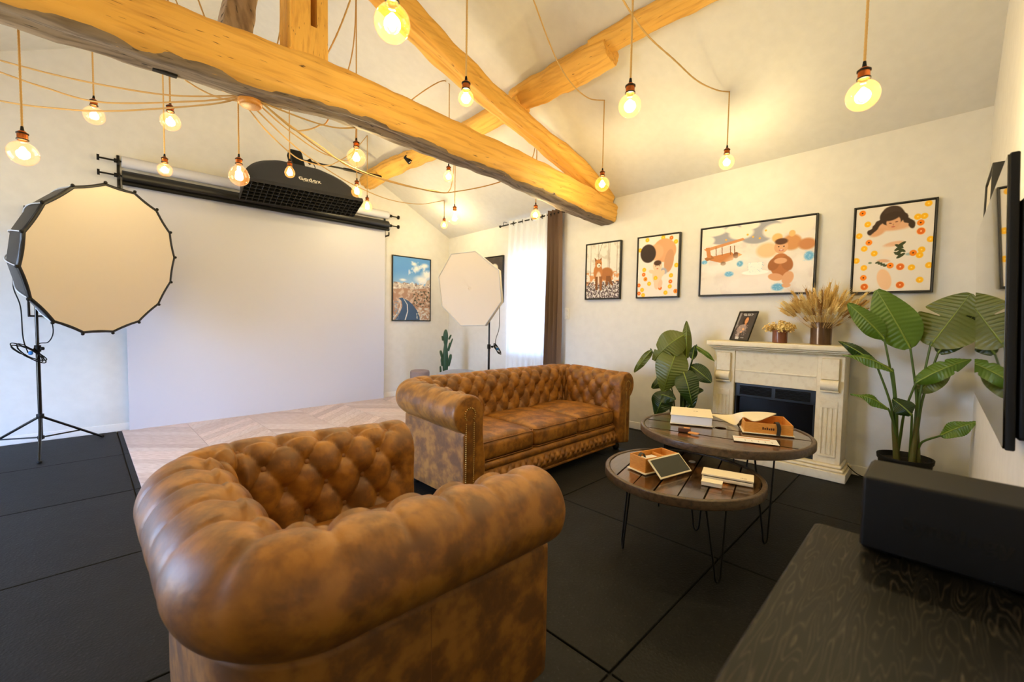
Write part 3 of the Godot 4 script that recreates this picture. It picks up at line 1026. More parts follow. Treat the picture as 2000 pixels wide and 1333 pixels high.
func chesterfield(t: Node3D, length: float, depth: float, cushions: int, nails: bool, step: float):
	var pth := u_path(length, depth, step)
	var path: Array = pth[0]
	var total: float = pth[1]
	var arm: float = pth[2]
	var arc: float = pth[3]
	var prof := roll_profile(step)
	var ncol := int(round((total - 0.16) / PITCH))
	var p := (total - 0.16) / ncol
	var s0 := 0.08
	var t0 := 0.045
	var top_row := 4
	var t_top := t0 + ROW * top_row
	var nz := FastNoiseLite.new()
	nz.seed = 5
	nz.frequency = 2.2
	nz.fractal_octaves = 3
	var rows := []
	for q in path:
		var s: float = q[2]
		var from_front := minf(s, total - s)
		var fade := smoothstep(0.015, 0.10, from_front)
		# arms sink a little towards the front
		var dip := 0.022 * (1.0 - smoothstep(0.05, 0.65, from_front))
		var row := PackedVector3Array()
		var o := Vector3(q[1].x, 0, q[1].y)
		var base := Vector3(q[0].x, 0, q[0].y)
		for k in prof.size():
			var pt: Vector2 = prof[k][0]
			var tt: float = prof[k][1]
			var nrm := Vector2(-1, 0)
			if k > 0 and k < prof.size() - 1:
				var d: Vector2 = prof[k + 1][0] - prof[k - 1][0]
				nrm = Vector2(-d.y, d.x).normalized()
			var disp := 0.0
			if tt >= 0.0:
				var a := (s - s0) / p
				var kk := (tt - t0) / ROW
				if kk <= top_row:
					var ua := a + kk * 0.5
					var ub := a - kk * 0.5
					var sa := absf(sin(PI * ua))
					var sb := absf(sin(PI * ub))
					var pil := pow(sa * sb, 0.30)
					# the nearest button
					var ra := roundf(ua)
					var rb := roundf(ub)
					var dx := ((ua - ra) + (ub - rb)) * 0.5 * p
					var dy := ((ua - ra) - (ub - rb)) * ROW
					var dd := dx * dx + dy * dy
					disp = 0.026 * pil - 0.012 - 0.020 * exp(-dd / 0.0011)
					disp *= fade
				else:
					# pleats run over the roll from the top row and die out
					var over := (tt - t_top)
					var cx := absf(fposmod(a - (0.0 if top_row % 2 == 0 else 0.5) + 0.5, 1.0) - 0.5)
					var die := exp(-over / 0.085)
					var crease := exp(-pow(cx * p / (0.008 + 0.03 * over), 2.0))
					var dd := pow(cx * p, 2) + over * over
					disp = fade * (0.014 * die * (pow(absf(sin(PI * (a + 0.0))), 0.4)) - 0.012 * die - 0.007 * crease * exp(-over / 0.20) - 0.020 * exp(-dd / 0.0011))
				disp += 0.004 * nz.get_noise_3d(base.x + pt.x * o.x, pt.y * 1.5, base.z + pt.x * o.z)
			var y := pt.y + nrm.y * disp - (dip if pt.y > 0.5 else dip * clampf((pt.y - 0.3) / 0.2, 0, 1))
			row.append(base + o * (pt.x + nrm.x * disp) + Vector3(0, y, 0))
		rows.append(row)
	# split into arm, back, arm where the seams run
	var i1 := 0
	var i2 := 0
	for i in path.size():
		if path[i][2] <= arm + arc * 0.5:
			i1 = i
		if path[i][2] <= total - arm - arc * 0.5:
			i2 = i
	var whole := b()
	whole.grid(rows)
	var nn := whole.normals()
	var w: int = prof.size()
	var tuck := w - 9
	for part in [["armrest", 0, i1], ["backrest", i1, i2], ["armrest", i2, rows.size() - 1]]:
		var node: MeshInstance3D = null
		for cols in [[0, tuck], [tuck, w - 1]]:
			var g := b()
			var cut := []
			var cn := PackedVector3Array()
			for i in range(part[1], part[2] + 1):
				cut.append(rows[i].slice(cols[0], cols[1] + 1))
				cn.append_array(nn.slice(i * w + cols[0], i * w + cols[1] + 1))
			g.grid(cut)
			var arr := []
			arr.resize(Mesh.ARRAY_MAX)
			arr[Mesh.ARRAY_VERTEX] = g.v
			arr[Mesh.ARRAY_NORMAL] = cn
			arr[Mesh.ARRAY_INDEX] = g.ix
			var am := ArrayMesh.new()
			am.add_surface_from_arrays(Mesh.PRIMITIVE_TRIANGLES, arr)
			if node == null:
				node = obj(part[0], am, M.leather, t)
			else:
				obj("outer_panel", am, M.leather_panel, node)
		# front end: a softly domed face closing the arm
		if part[0] == "armrest":
			var edge: PackedVector3Array = rows[0] if part[1] == 0 else rows[-1]
			var sx := -1.0 if part[1] == 0 else 1.0
			var cx := sx * (length / 2 - 0.05)
			var face := b()
			var rings := []
			for r in [[1.0, 0.0], [0.985, 0.012], [0.94, 0.022], [0.85, 0.026], [0.5, 0.028]]:
				var row := PackedVector3Array()
				for e in edge:
					var c := Vector3(cx - sx * 0.012, clampf(e.y, 0.17, ROLL_Y - 0.02), 0)
					var off: Vector3 = e - c
					off.z = 0
					row.append(Vector3(c.x + off.x * r[0], c.y + off.y * r[0], r[1]))
				rings.append(row)
			var row2 := PackedVector3Array()
			for e in edge:
				row2.append(Vector3(cx - sx * 0.012, clampf(e.y, 0.17, ROLL_Y - 0.02), 0.028))
			rings.append(row2)
			face.grid(rings, false, true, part[1] != 0)
			var ff := obj("front_facing", face, M.leather, node)
			# double line of nail heads in an inverted U
			var nl := b()
			var line := []
			var hw := 0.034
			var yy := 0.10
			while yy < 0.60:
				line.append(Vector2(-hw, yy))
				line.append(Vector2(hw, yy))
				yy += 0.0135
			var bend := 0.045
			for kx in 15:
				var an := PI * 1.25 - (PI * 1.5) * kx / 14.0
				line.append(Vector2(cos(an) * bend, 0.66 + sin(an) * bend))
			for q in line:
				nl.ball(Vector3(cx + q.x, q.y, 0.030), Vector3(0.006, 0.006, 0.005), 6, 4)
			stuff(obj("nailhead_trim", nl, M.brass, node))
	# buttons
	var bm := b().ball(Vector3.ZERO, Vector3(0.012, 0.012, 0.006), 12, 8).mesh()
	for kk in range(1, top_row + 1):
		for c in range(0, ncol + 1):
			var a := c + (0.5 if kk % 2 == 1 else 0.0)
			var s := s0 + a * p
			if s < 0.05 or s > total - 0.05:
				continue
			var tt := t0 + ROW * kk
			# find the grid point
			var bi := int(round(s / total * (path.size() - 1)))
			var bj := 0
			for k in prof.size():
				if prof[k][1] >= 0.0 and absf(prof[k][1] - tt) < absf(prof[bj][1] - tt):
					bj = k
			var pos: Vector3 = rows[bi][bj]
			var o: Vector2 = path[bi][1]
			var d: Vector2 = prof[bj + 1][0] - prof[bj - 1][0]
			var n2 := Vector2(-d.y, d.x).normalized()
			var nrm := Vector3(o.x * n2.x, n2.y, o.y * n2.x)
			var node := obj("button", bm, M.leather_button, t)
			node.transform = Transform3D(Basis(Quaternion(Vector3(0, 0, 1), nrm.normalized())), pos + nrm * 0.004)
	# outside panels: closed shell below the roll so nothing is hollow
	var hw2 := length / 2
	# seams on the outside of arms and back
	for sx in [-1, 1]:
		obj("seam_welt", b().rod(Vector3(sx * (hw2 + 0.002), 0.08, -depth * 0.46), Vector3(sx * (hw2 + 0.001), 0.535, -depth * 0.46), 0.0022, 6), M.leather_button, t)
	# seat platform, front rail with small tufts, cushions
	var inner := length / 2 - 0.05 - 0.135
	obj("seat_deck", b().between(Vector3(-inner - 0.04, 0.09, -depth + 0.30), Vector3(inner + 0.04, 0.27, -0.03), 0.02), M.leather_panel, t)
	obj("front_band", rolled_bar(-inner, inner, 0.245, -0.015, 0.03), M.leather, t)
	obj("front_rail", tufted_rail(-inner - 0.01, inner + 0.01, 0.085, 0.215, -0.012), M.leather, t)
	obj("bottom_welt", rolled_bar(-inner, inner, 0.08, -0.012, 0.014), M.leather, t)
	var cw := inner * 2 / cushions
	for c in cushions:
		var x := -inner + cw * (c + 0.5)
		var cu := obj("seat_cushion", pillow(Vector3(cw - 0.006, 0.155, depth - 0.27), 0.045, 0.035, 20, c), M.leather, t)
		cu.position = Vector3(x, 0.352 if cushions > 1 else 0.385, -(depth - 0.27) / 2 - (0.03 if cushions > 1 else -0.02))
		for yy in [0.07, -0.068]:
			obj("piping", pipe_loop(cw - 0.012, depth - 0.277, 0.04, 0.0045, yy), M.leather_button, cu)
	for sx in [-1, 1]:
		for zz in [-0.07, -(depth - 0.28)]:
			obj("foot", b().lathe([Vector2(0.001, 0), Vector2(0.022, 0), Vector2(0.034, 0.02), Vector2(0.036, 0.045), Vector2(0.026, 0.07), Vector2(0.030, 0.095), Vector2(0.001, 0.095)], 20, Transform3D(Basis(), Vector3(sx * (length / 2 - 0.09), 0, zz))), M.dark_wood, t)

func rolled_bar(x0: float, x1: float, y: float, z: float, r: float) -> MB:
	var pts := []
	for i in 40:
		pts.append(Vector3(lerpf(x0, x1, i / 39.0), y, z - r))
	var m := b()
	m.tube(pts, r, 16)
	return m

func tufted_rail(x0: float, x1: float, y0: float, y1: float, z: float) -> MB:
	var rows := []
	var nx := int((x1 - x0) / 0.008)
	for i in nx + 1:
		var x := lerpf(x0, x1, float(i) / nx)
		var row := PackedVector3Array()
		for j in 19:
			var f := j / 18.0
			var y := lerpf(y0, y1, f)
			var a := x / 0.07 + f * 1.5
			var c := x / 0.07 - f * 1.5
			var pil := pow(absf(sin(PI * a) * sin(PI * c)), 0.45)
			row.append(Vector3(x, y, z + 0.024 * pil * sin(PI * f) - 0.012 + 0.012 * sin(PI * f)))
		rows.append(row)
	var m := b()
	m.grid(rows)
	return m

# a soft cushion: rounded box with a crowned top
func pillow(size: Vector3, r: float, crown: float, n: int, sd: int) -> MB:
	var nz := FastNoiseLite.new()
	nz.seed = 40 + sd
	nz.frequency = 3.0
	var h := size / 2
	var m := b()
	var f := func(p: Vector3) -> Vector3:
		var q := Vector3(p.x * h.x, p.y * h.y, p.z * h.z)
		var c := Vector3(clampf(q.x, -h.x + r, h.x - r), clampf(q.y, -h.y + r, h.y - r), clampf(q.z, -h.z + r, h.z - r))
		var d := q - c
		if d.length() > 1e-6:
			q = c + d.normalized() * minf(r, maxf(absf(d.x), maxf(absf(d.y), absf(d.z))))
		var e := (1.0 - p.x * p.x) * (1.0 - p.z * p.z)
		if p.y > 0:
			q.y += crown * pow(e, 0.5) * p.y + 0.006 * nz.get_noise_3d(q.x, 0, q.z)
		q.z += 0.012 * (1.0 - p.x * p.x) * (1.0 - p.y * p.y) * (1.0 if p.z > 0 else 0.0) * p.z
		return q
	var axes := [[Vector3.RIGHT, Vector3.UP, Vector3.BACK], [Vector3.LEFT, Vector3.UP, Vector3.FORWARD], [Vector3.UP, Vector3.BACK, Vector3.RIGHT], [Vector3.DOWN, Vector3.BACK, Vector3.LEFT], [Vector3.BACK, Vector3.UP, Vector3.LEFT], [Vector3.FORWARD, Vector3.UP, Vector3.RIGHT]]
	for ax in axes:
		var rows := []
		for i in n + 1:
			var row := PackedVector3Array()
			for j in n + 1:
				var a := ease_edge(float(i) / n)
				var c := ease_edge(float(j) / n)
				row.append(f.call(ax[0] + ax[2] * a + ax[1] * c))
			rows.append(row)
		m.grid(rows, false, false, ax[0].dot(ax[2].cross(ax[1])) < 0)
	return m

func ease_edge(t: float) -> float:
	# more samples near the edges
	var x := t * 2.0 - 1.0
	return signf(x) * (1.0 - pow(1.0 - absf(x), 1.6))

func pipe_loop(w: float, d: float, r: float, tr: float, y: float) -> MB:
	var pts := []
	var c := [Vector2(1, 1), Vector2(-1, 1), Vector2(-1, -1), Vector2(1, -1)]
	for k in 4:
		for i in 6:
			var a := PI / 2 * (k + i / 5.0)
			pts.append(Vector3(c[k].x * (w / 2 - r) + cos(a) * r, y, c[k].y * (d / 2 - r) + sin(a) * r))
	var m := b()
	m.tube(pts, tr, 6, false, 0.0, 0, true)
	return m

func build_sofa():
	var t := thing("chesterfield_sofa", "three-seat brown distressed leather sofa with deep buttoned back and rolled arms", "sofa", Vector3(4.14, 0, 1.89), PI / 2)
	chesterfield(t, 2.15, 0.95, 3, true, 0.0095)
	var tg := obj("tag", b().bx(Vector3(-1.08, 0.23, -0.70), Vector3(0.004, 0.07, 0.022), 0.001), M.black_plastic, t)
	obj("tag_print", b().bx(Vector3(-1.0825, 0.235, -0.70), Vector3(0.001, 0.045, 0.006), 0.0003), M.page_white, tg)

func build_armchair():
	var t := thing("chesterfield_armchair", "large brown distressed leather armchair seen from behind its rolled arm", "armchair", Vector3(4.935, 0, 3.64), PI)
	chesterfield(t, 1.02, 1.00, 1, true, 0.0075)

# ---------------------------------------------------------------- tables and what lies on them
func spool_table(called: String, label: String, c: Vector3, r: float, turn: float, legs: Array, planks: int, hole: float) -> Node3D:
	var t := thing(called, label, "table", Vector3(c.x, 0, c.z), turn)
	var h := c.y
	var th := 0.05
	var rim := 0.028
	# each plank is a strip of the disc inside the rim
	var ri := r - rim
	for k in planks:
		var x0 := -ri + 2 * ri * k / planks + 0.004
		var x1 := -ri + 2 * ri * (k + 1) / planks - 0.004
		var poly := PackedVector2Array()
		for i in 15:
			var x := lerpf(x0, x1, i / 14.0)
			poly.append(Vector2(x, sqrt(maxf(ri * ri - x * x, 0.00001))))
		for i in 15:
			var x := lerpf(x1, x0, i / 14.0)
			poly.append(Vector2(x, -sqrt(maxf(ri * ri - x * x, 0.00001))))
		var shapes := [poly]
		if hole > 0.0:
			var cut := PackedVector2Array()
			for i in 20:
				cut.append(Vector2(cos(TAU * i / 20), sin(TAU * i / 20)) * hole + Vector2(0.02, -0.01))
			if Geometry2D.intersect_polygons(poly, cut).size():
				shapes = []
				for s2 in [-1.0, 1.0]:
					var half := PackedVector2Array([Vector2(-2, -0.01), Vector2(2, -0.01), Vector2(2, s2 * 2), Vector2(-2, s2 * 2)])
					for q in Geometry2D.intersect_polygons(poly, half):
						for w in Geometry2D.clip_polygons(q, cut):
							shapes.append(w)
		for s in shapes:
			obj("plank", b().prism(s, 0.0, 0.03, Transform3D(Basis(Vector3(1, 0, 0), Vector3(0, 0, 1), Vector3(0, -1, 0)), Vector3(0, h - 0.004 - 0.002 * (k % 2), 0))), M["spool_%d" % [0, 1, 2, 0, 2, 1, 0, 1][k % 8]], t)
	# raised rim with a groove
	obj("rim", b().lathe([Vector2(ri + 0.002, h - 0.03), Vector2(ri + 0.002, h - 0.004), Vector2(ri + 0.006, h), Vector2(r - 0.006, h), Vector2(r, h - 0.006), Vector2(r, h - th + 0.006), Vector2(r - 0.008, h - th), Vector2(ri, h - th)], 96), M.spool_rim, t)
	obj("underside", b().lathe([Vector2(0.001, h - th), Vector2(ri + 0.001, h - th), Vector2(ri + 0.001, h - 0.034), Vector2(0.001, h - 0.034)], 64), M.spool_0, t)
	# bolts countersunk in the planks
	for q in [Vector2(-0.42, 0.25), Vector2(0.36, 0.2), Vector2(0.05, -0.5)]:
		obj("bolt_head", b().lathe([Vector2(0.001, 0.0), Vector2(0.016, 0.0), Vector2(0.020, -0.003)], 16, Transform3D(Basis(), Vector3(q.x * r, h - 0.0015, q.y * r))), M.silver_edge, t)
	# hairpin legs
	for a in legs:
		var foot: Vector3 = a[0] - Vector3(c.x, 0, c.z)
		foot = foot.rotated(Vector3.UP, -turn)
		foot.y = 0.009
		var dirv := Vector3(foot.x, 0, foot.z).normalized()
		var side := Vector3(-dirv.z, 0, dirv.x)
		var spread: float = a[1]
		var topc := foot - dirv * 0.03
		var ctrl := [topc + side * spread + Vector3(0, h - th - 0.012, 0), foot + side * 0.018 + Vector3(0, 0.05, 0), foot + Vector3(0, 0.0, 0), foot - side * 0.018 + Vector3(0, 0.05, 0), topc - side * spread + Vector3(0, h - th - 0.012, 0)]
		var m := b()
		var pts := []
		for i in 8:
			pts.append(ctrl[0].lerp(ctrl[1], i / 8.0))
		for i in 13:
			var an := PI * i / 12.0
			pts.append(foot + side * (0.018 * cos(an)) + Vector3(0, 0.05 - 0.05 * sin(an), 0))
		for i in 8:
			pts.append(ctrl[3].lerp(ctrl[4], (i + 1) / 8.0))
		m.tube(pts, 0.0055, 8)
		m.bx(topc + Vector3(0, h - th - 0.004, 0), Vector3(0.10, 0.004, 0.10), 0.001)
		obj("hairpin_leg", m, M.black_steel, t)
	return t

func build_tables():
	spool_table("spool_table", "larger dark round plank coffee table beside the cream fireplace", Vector3(5.366, 0.60, 1.733), 0.52, 1.79, [[Vector3(5.695, 0, 1.925), 0.075], [Vector3(5.021, 0, 1.897), 0.075], [Vector3(5.38, 0, 1.35), 0.075]], 8, 0.035)
	spool_table("spool_table", "smaller lower round plank coffee table on hairpin legs near the armchair", Vector3(5.372, 0.47, 2.368), 0.42, 0.218, [[Vector3(5.142, 0, 2.585), 0.03], [Vector3(5.640, 0, 2.530), 0.065], [Vector3(5.347, 0, 2.062), 0.055]], 7, 0.0)
	# linen box
	var bx := thing("linen_box", "closed cream linen presentation box with white sides on larger table", "box", Vector3(5.135, 0.60, 1.675), 0.40)
	obj("base", b().bx(Vector3(0, 0.003, 0), Vector3(0.27, 0.006, 0.30), 0.002), M.linen_cream, bx)
	obj("tray", b().bx(Vector3(0, 0.033, 0), Vector3(0.26, 0.054, 0.29), 0.002), M.page_white, bx)
	var lid := obj("lid", b().bx(Vector3(0, 0.063, 0), Vector3(0.27, 0.006, 0.30), 0.002), M.linen_cream, bx)
	obj("embossed_mark", worn_marks(Transform3D(Basis(Vector3.RIGHT, -PI / 2), Vector3(0.03, 0.0662, -0.03)), 0.035, 0.014, 2, 3), M.gold_print, lid)
	# small wooden box with slid lid
	var ub := thing("wooden_usb_box", "tiny open walnut memory stick box before the linen box", "box", on_y(1337, 843, 0.60), 0.35)
	obj("body", b().bx(Vector3(0, 0.012, 0), Vector3(0.075, 0.024, 0.055), 0.002), M.walnut, ub)
	obj("lid", b().box(Transform3D(Basis(Vector3.UP, -0.3), Vector3(0.055, 0.005, 0.045)), Vector3(0.06, 0.008, 0.035), 0.001), M.beech, ub)
	obj("inlay", b().bx(Vector3(0.012, 0.0245, 0), Vector3(0.035, 0.002, 0.03), 0.0005), M.beech, ub)
	# metal caps of the spool bolts seen on the top
	# open wooden box with linen lid folded over
	var wb := thing("wooden_photo_box", "open beech photo box with draped linen lid and ribbon on larger table", "box", Vector3(5.57, 0.60, 1.547), 0.40)
	open_box(wb, Vector3(0.27, 0.064, 0.29))
	# linen cover folded back over the box and down towards the linen box
	var wi := wb.transform.affine_inverse()
	var front := []
	var rear := []
	for q in [[1386, 810, 0.612], [1412, 821, 0.607], [1436, 831, 0.604], [1446, 821, 0.650], [1454, 816, 0.674], [1468, 823, 0.668], [1482, 823, 0.674], [1498, 817, 0.682], [1516, 810, 0.688]]:
		front.append(wi * on_y(q[0], q[1], q[2]))
	for q in [[1386, 809, 0.613], [1410, 811, 0.625], [1428, 811, 0.642], [1440, 808, 0.668], [1450, 806, 0.684], [1464, 805.5, 0.690], [1482, 805.5, 0.692], [1500, 806.5, 0.692], [1516, 809, 0.690]]:
		rear.append(wi * on_y(q[0], q[1], q[2]))
	var fp2 := curve_points(front, 40)
	var rp2 := curve_points(rear, 40)
	var cl := b()
	var up_rows := []
	var lo_rows := []
	for i in 41:
		var ra := PackedVector3Array()
		var rb := PackedVector3Array()
		for j in 9:
			var p: Vector3 = rp2[i].lerp(fp2[i], j / 8.0)
			ra.append(p + Vector3(0, 0.003, 0))
			rb.append(p)
		up_rows.append(ra)
		lo_rows.append(rb)
	cl.grid(up_rows, false, false, true)
	cl.grid(lo_rows)
	obj("linen_lid", cl, M.linen_cream, wb)
	obj("ribbon", ribbon_mesh([Vector3(0.04, 0.068, 0.12), Vector3(0.045, 0.085, 0.15), Vector3(0.055, 0.05, 0.165), Vector3(0.05, 0.006, 0.175)], 0.022), M.black_nylon, wb)
	obj("engraving", worn_marks(Transform3D(Basis(), Vector3(0.0, 0.038, 0.1452)), 0.07, 0.018, 6, 4), M.walnut, wb)
	# printed card
	var cp := on_y(1475, 861, 0.60)
	var card := obj("printed_card", b().bx(Vector3(0, 0.0008, 0), Vector3(0.235, 0.0016, 0.125), 0.0003), M.page_white)
	tag(card, "white printed card with peach floral edge lying before the wooden box", "card")
	card.position = cp
	card.rotation.y = 0.37
	obj("floral_print", b().bx(Vector3(-0.015, 0.0018, -0.030), Vector3(0.19, 0.0004, 0.016), 0.0001), mat("peach_print", Color(0.87, 0.64, 0.50), 0.8), card)
	for k in 5:
		obj("text_line", b().bx(Vector3(-0.055 + 0.035 * k, 0.0018, 0.022), Vector3(0.006, 0.0003, 0.035), 0.0001), mat("pale_grey_print", Color(0.72, 0.70, 0.68), 0.8), card)
	# box on the small table with its slate-lined lid leaning
	var sb := thing("wooden_photo_box", "open beech photo box holding prints on smaller table with slate lined lid", "box", Vector3(5.2455, 0.47, 2.449), -0.29)
	open_box(sb, Vector3(0.119, 0.079, 0.252))
	obj("divider", b().bx(Vector3(0.0, 0.045, -0.04), Vector3(0.104, 0.06, 0.006), 0.001), M.beech, sb)
	obj("print_stack", b().bx(Vector3(0.0, 0.035, 0.035), Vector3(0.09, 0.05, 0.13), 0.001), M.page_white, sb)
	obj("ribbon", ribbon_mesh([Vector3(-0.02, 0.062, 0.05), Vector3(-0.02, 0.088, 0.065), Vector3(-0.02, 0.085, 0.085), Vector3(-0.02, 0.062, 0.10)], 0.02), M.black_nylon, sb)
	var si := sb.transform.affine_inverse()
	var la := si * on_y(1265, 899, 0.557)
	var lb := si * on_y(1325, 885, 0.557)
	var lc := si * on_y(1296, 935, 0.480)
	var ux := (lb - la).normalized()
	var uy := (lc - la - ux * (lc - la).dot(ux)).normalized()
	var lw := (lb - la).length()
	var lh := (lc - la).length()
	var ld := Transform3D(Basis(ux, ux.cross(uy) * -1.0 if ux.cross(uy).y < 0 else ux.cross(uy), uy if ux.cross(uy).y > 0 else uy).orthonormalized(), (la + ux * lw / 2 + uy * lh / 2))
	obj("lid", b().box(ld, Vector3(lw, 0.007, lh), 0.002), M.linen_cream, sb)
	obj("lid_lining", b().box(ld * Transform3D(Basis(), Vector3(0, 0.004 if ld.basis.y.y > 0 else -0.004, 0)), Vector3(lw - 0.018, 0.003, lh - 0.018), 0.001), M.slate_lining, sb)
	# cream album box and little box
	var al := thing("cream_album_box", "long cream linen album box with dark gap on smaller table", "box", Vector3(5.605, 0.47, 2.335), 0.27)
	obj("base", b().bx(Vector3(0, 0.008, 0.0), Vector3(0.24, 0.016, 0.105), 0.002), M.linen_cream, al)
	obj("inside", b().bx(Vector3(0, 0.0185, 0.0), Vector3(0.225, 0.006, 0.09), 0.001), M.slate_lining, al)
	obj("lid", b().bx(Vector3(0, 0.026, -0.004), Vector3(0.245, 0.010, 0.11), 0.002), M.linen_cream, al)
	obj("embossed_mark", worn_marks(Transform3D(Basis(Vector3.RIGHT, -PI / 2), Vector3(0.075, 0.0312, 0.03)), 0.03, 0.011, 4, 5), M.gold_print, al)
	var li := thing("cream_gift_box", "little cream linen box lying before the album box", "box", Vector3(5.575, 0.47, 2.47), 0.25)
	obj("base", b().bx(Vector3(0, 0.007, 0), Vector3(0.095, 0.014, 0.055), 0.001), M.linen_cream, li)
	obj("lid", b().bx(Vector3(0, 0.018, 0), Vector3(0.098, 0.007, 0.058), 0.001), M.linen_cream, li)

func open_box(t: Node3D, s: Vector3):
	obj("base_board", b().bx(Vector3(0, 0.003, 0), Vector3(s.x + 0.02, 0.006, s.z + 0.02), 0.001), M.linen_cream, t)
	var w := 0.007
	obj("side", b().bx(Vector3(0, s.y / 2 + 0.006, s.z / 2 - w / 2), Vector3(s.x, s.y, w), 0.001), M.beech, t)
	obj("side", b().bx(Vector3(0, s.y / 2 + 0.006, -s.z / 2 + w / 2), Vector3(s.x, s.y, w), 0.001), M.beech, t)
	obj("side", b().bx(Vector3(s.x / 2 - w / 2, s.y / 2 + 0.006, 0), Vector3(w, s.y, s.z - 2 * w), 0.001), M.beech, t)
	obj("side", b().bx(Vector3(-s.x / 2 + w / 2, s.y / 2 + 0.006, 0), Vector3(w, s.y, s.z - 2 * w), 0.001), M.beech, t)
	obj("bottom", b().bx(Vector3(0, 0.008, 0), Vector3(s.x - 2 * w, 0.004, s.z - 2 * w), 0.0005), M.beech, t)

func ribbon_mesh(ctrl: Array, w: float) -> MB:
	var m := b()
	var rows := []
	for p in curve_points(ctrl, 16):
		rows.append(PackedVector3Array([p - Vector3(w / 2, 0, 0), p + Vector3(w / 2, 0, 0)]))
	m.grid(rows)
	var r2 := []
	for r in rows:
		r2.append(PackedVector3Array([r[0] + Vector3(0, 0.001, 0.001), r[1] + Vector3(0, 0.001, 0.001)]))
	m.grid(r2, false, false, true)
	return m

# small illegible print: a row of letter-sized dabs
func worn_marks(t: Transform3D, w: float, h: float, n: int, sd: int) -> MB:
	var r := RandomNumberGenerator.new()
	r.seed = sd
	var m := b()
	for k in n:
		if n > 8 and k % 6 == 5:
			continue
		var x := -w / 2 + w * (k + 0.5) / n
		var hh := h * r.randf_range(0.55, 1.0)
		m.box(t * Transform3D(Basis(), Vector3(x, (hh - h) / 2, 0.0002)), Vector3(w / n * 0.72, hh, 0.0004), 0.0001)
	return m

func text_on(called: String, words: String, size: float, at: Transform3D, m: Material, parent: Node3D, bold := false, depth := 0.0006) -> MeshInstance3D:
	var tm := TextMesh.new()
	tm.text = words
	var f := SystemFont.new()
	f.font_names = PackedStringArray(["Droid Sans"])
	if bold:
		f.font_weight = 700
	tm.font = f
	tm.font_size = 64
	tm.pixel_size = size / 64.0
	tm.depth = depth
	var o := obj(called, tm, m, parent)
	o.transform = at
	return o

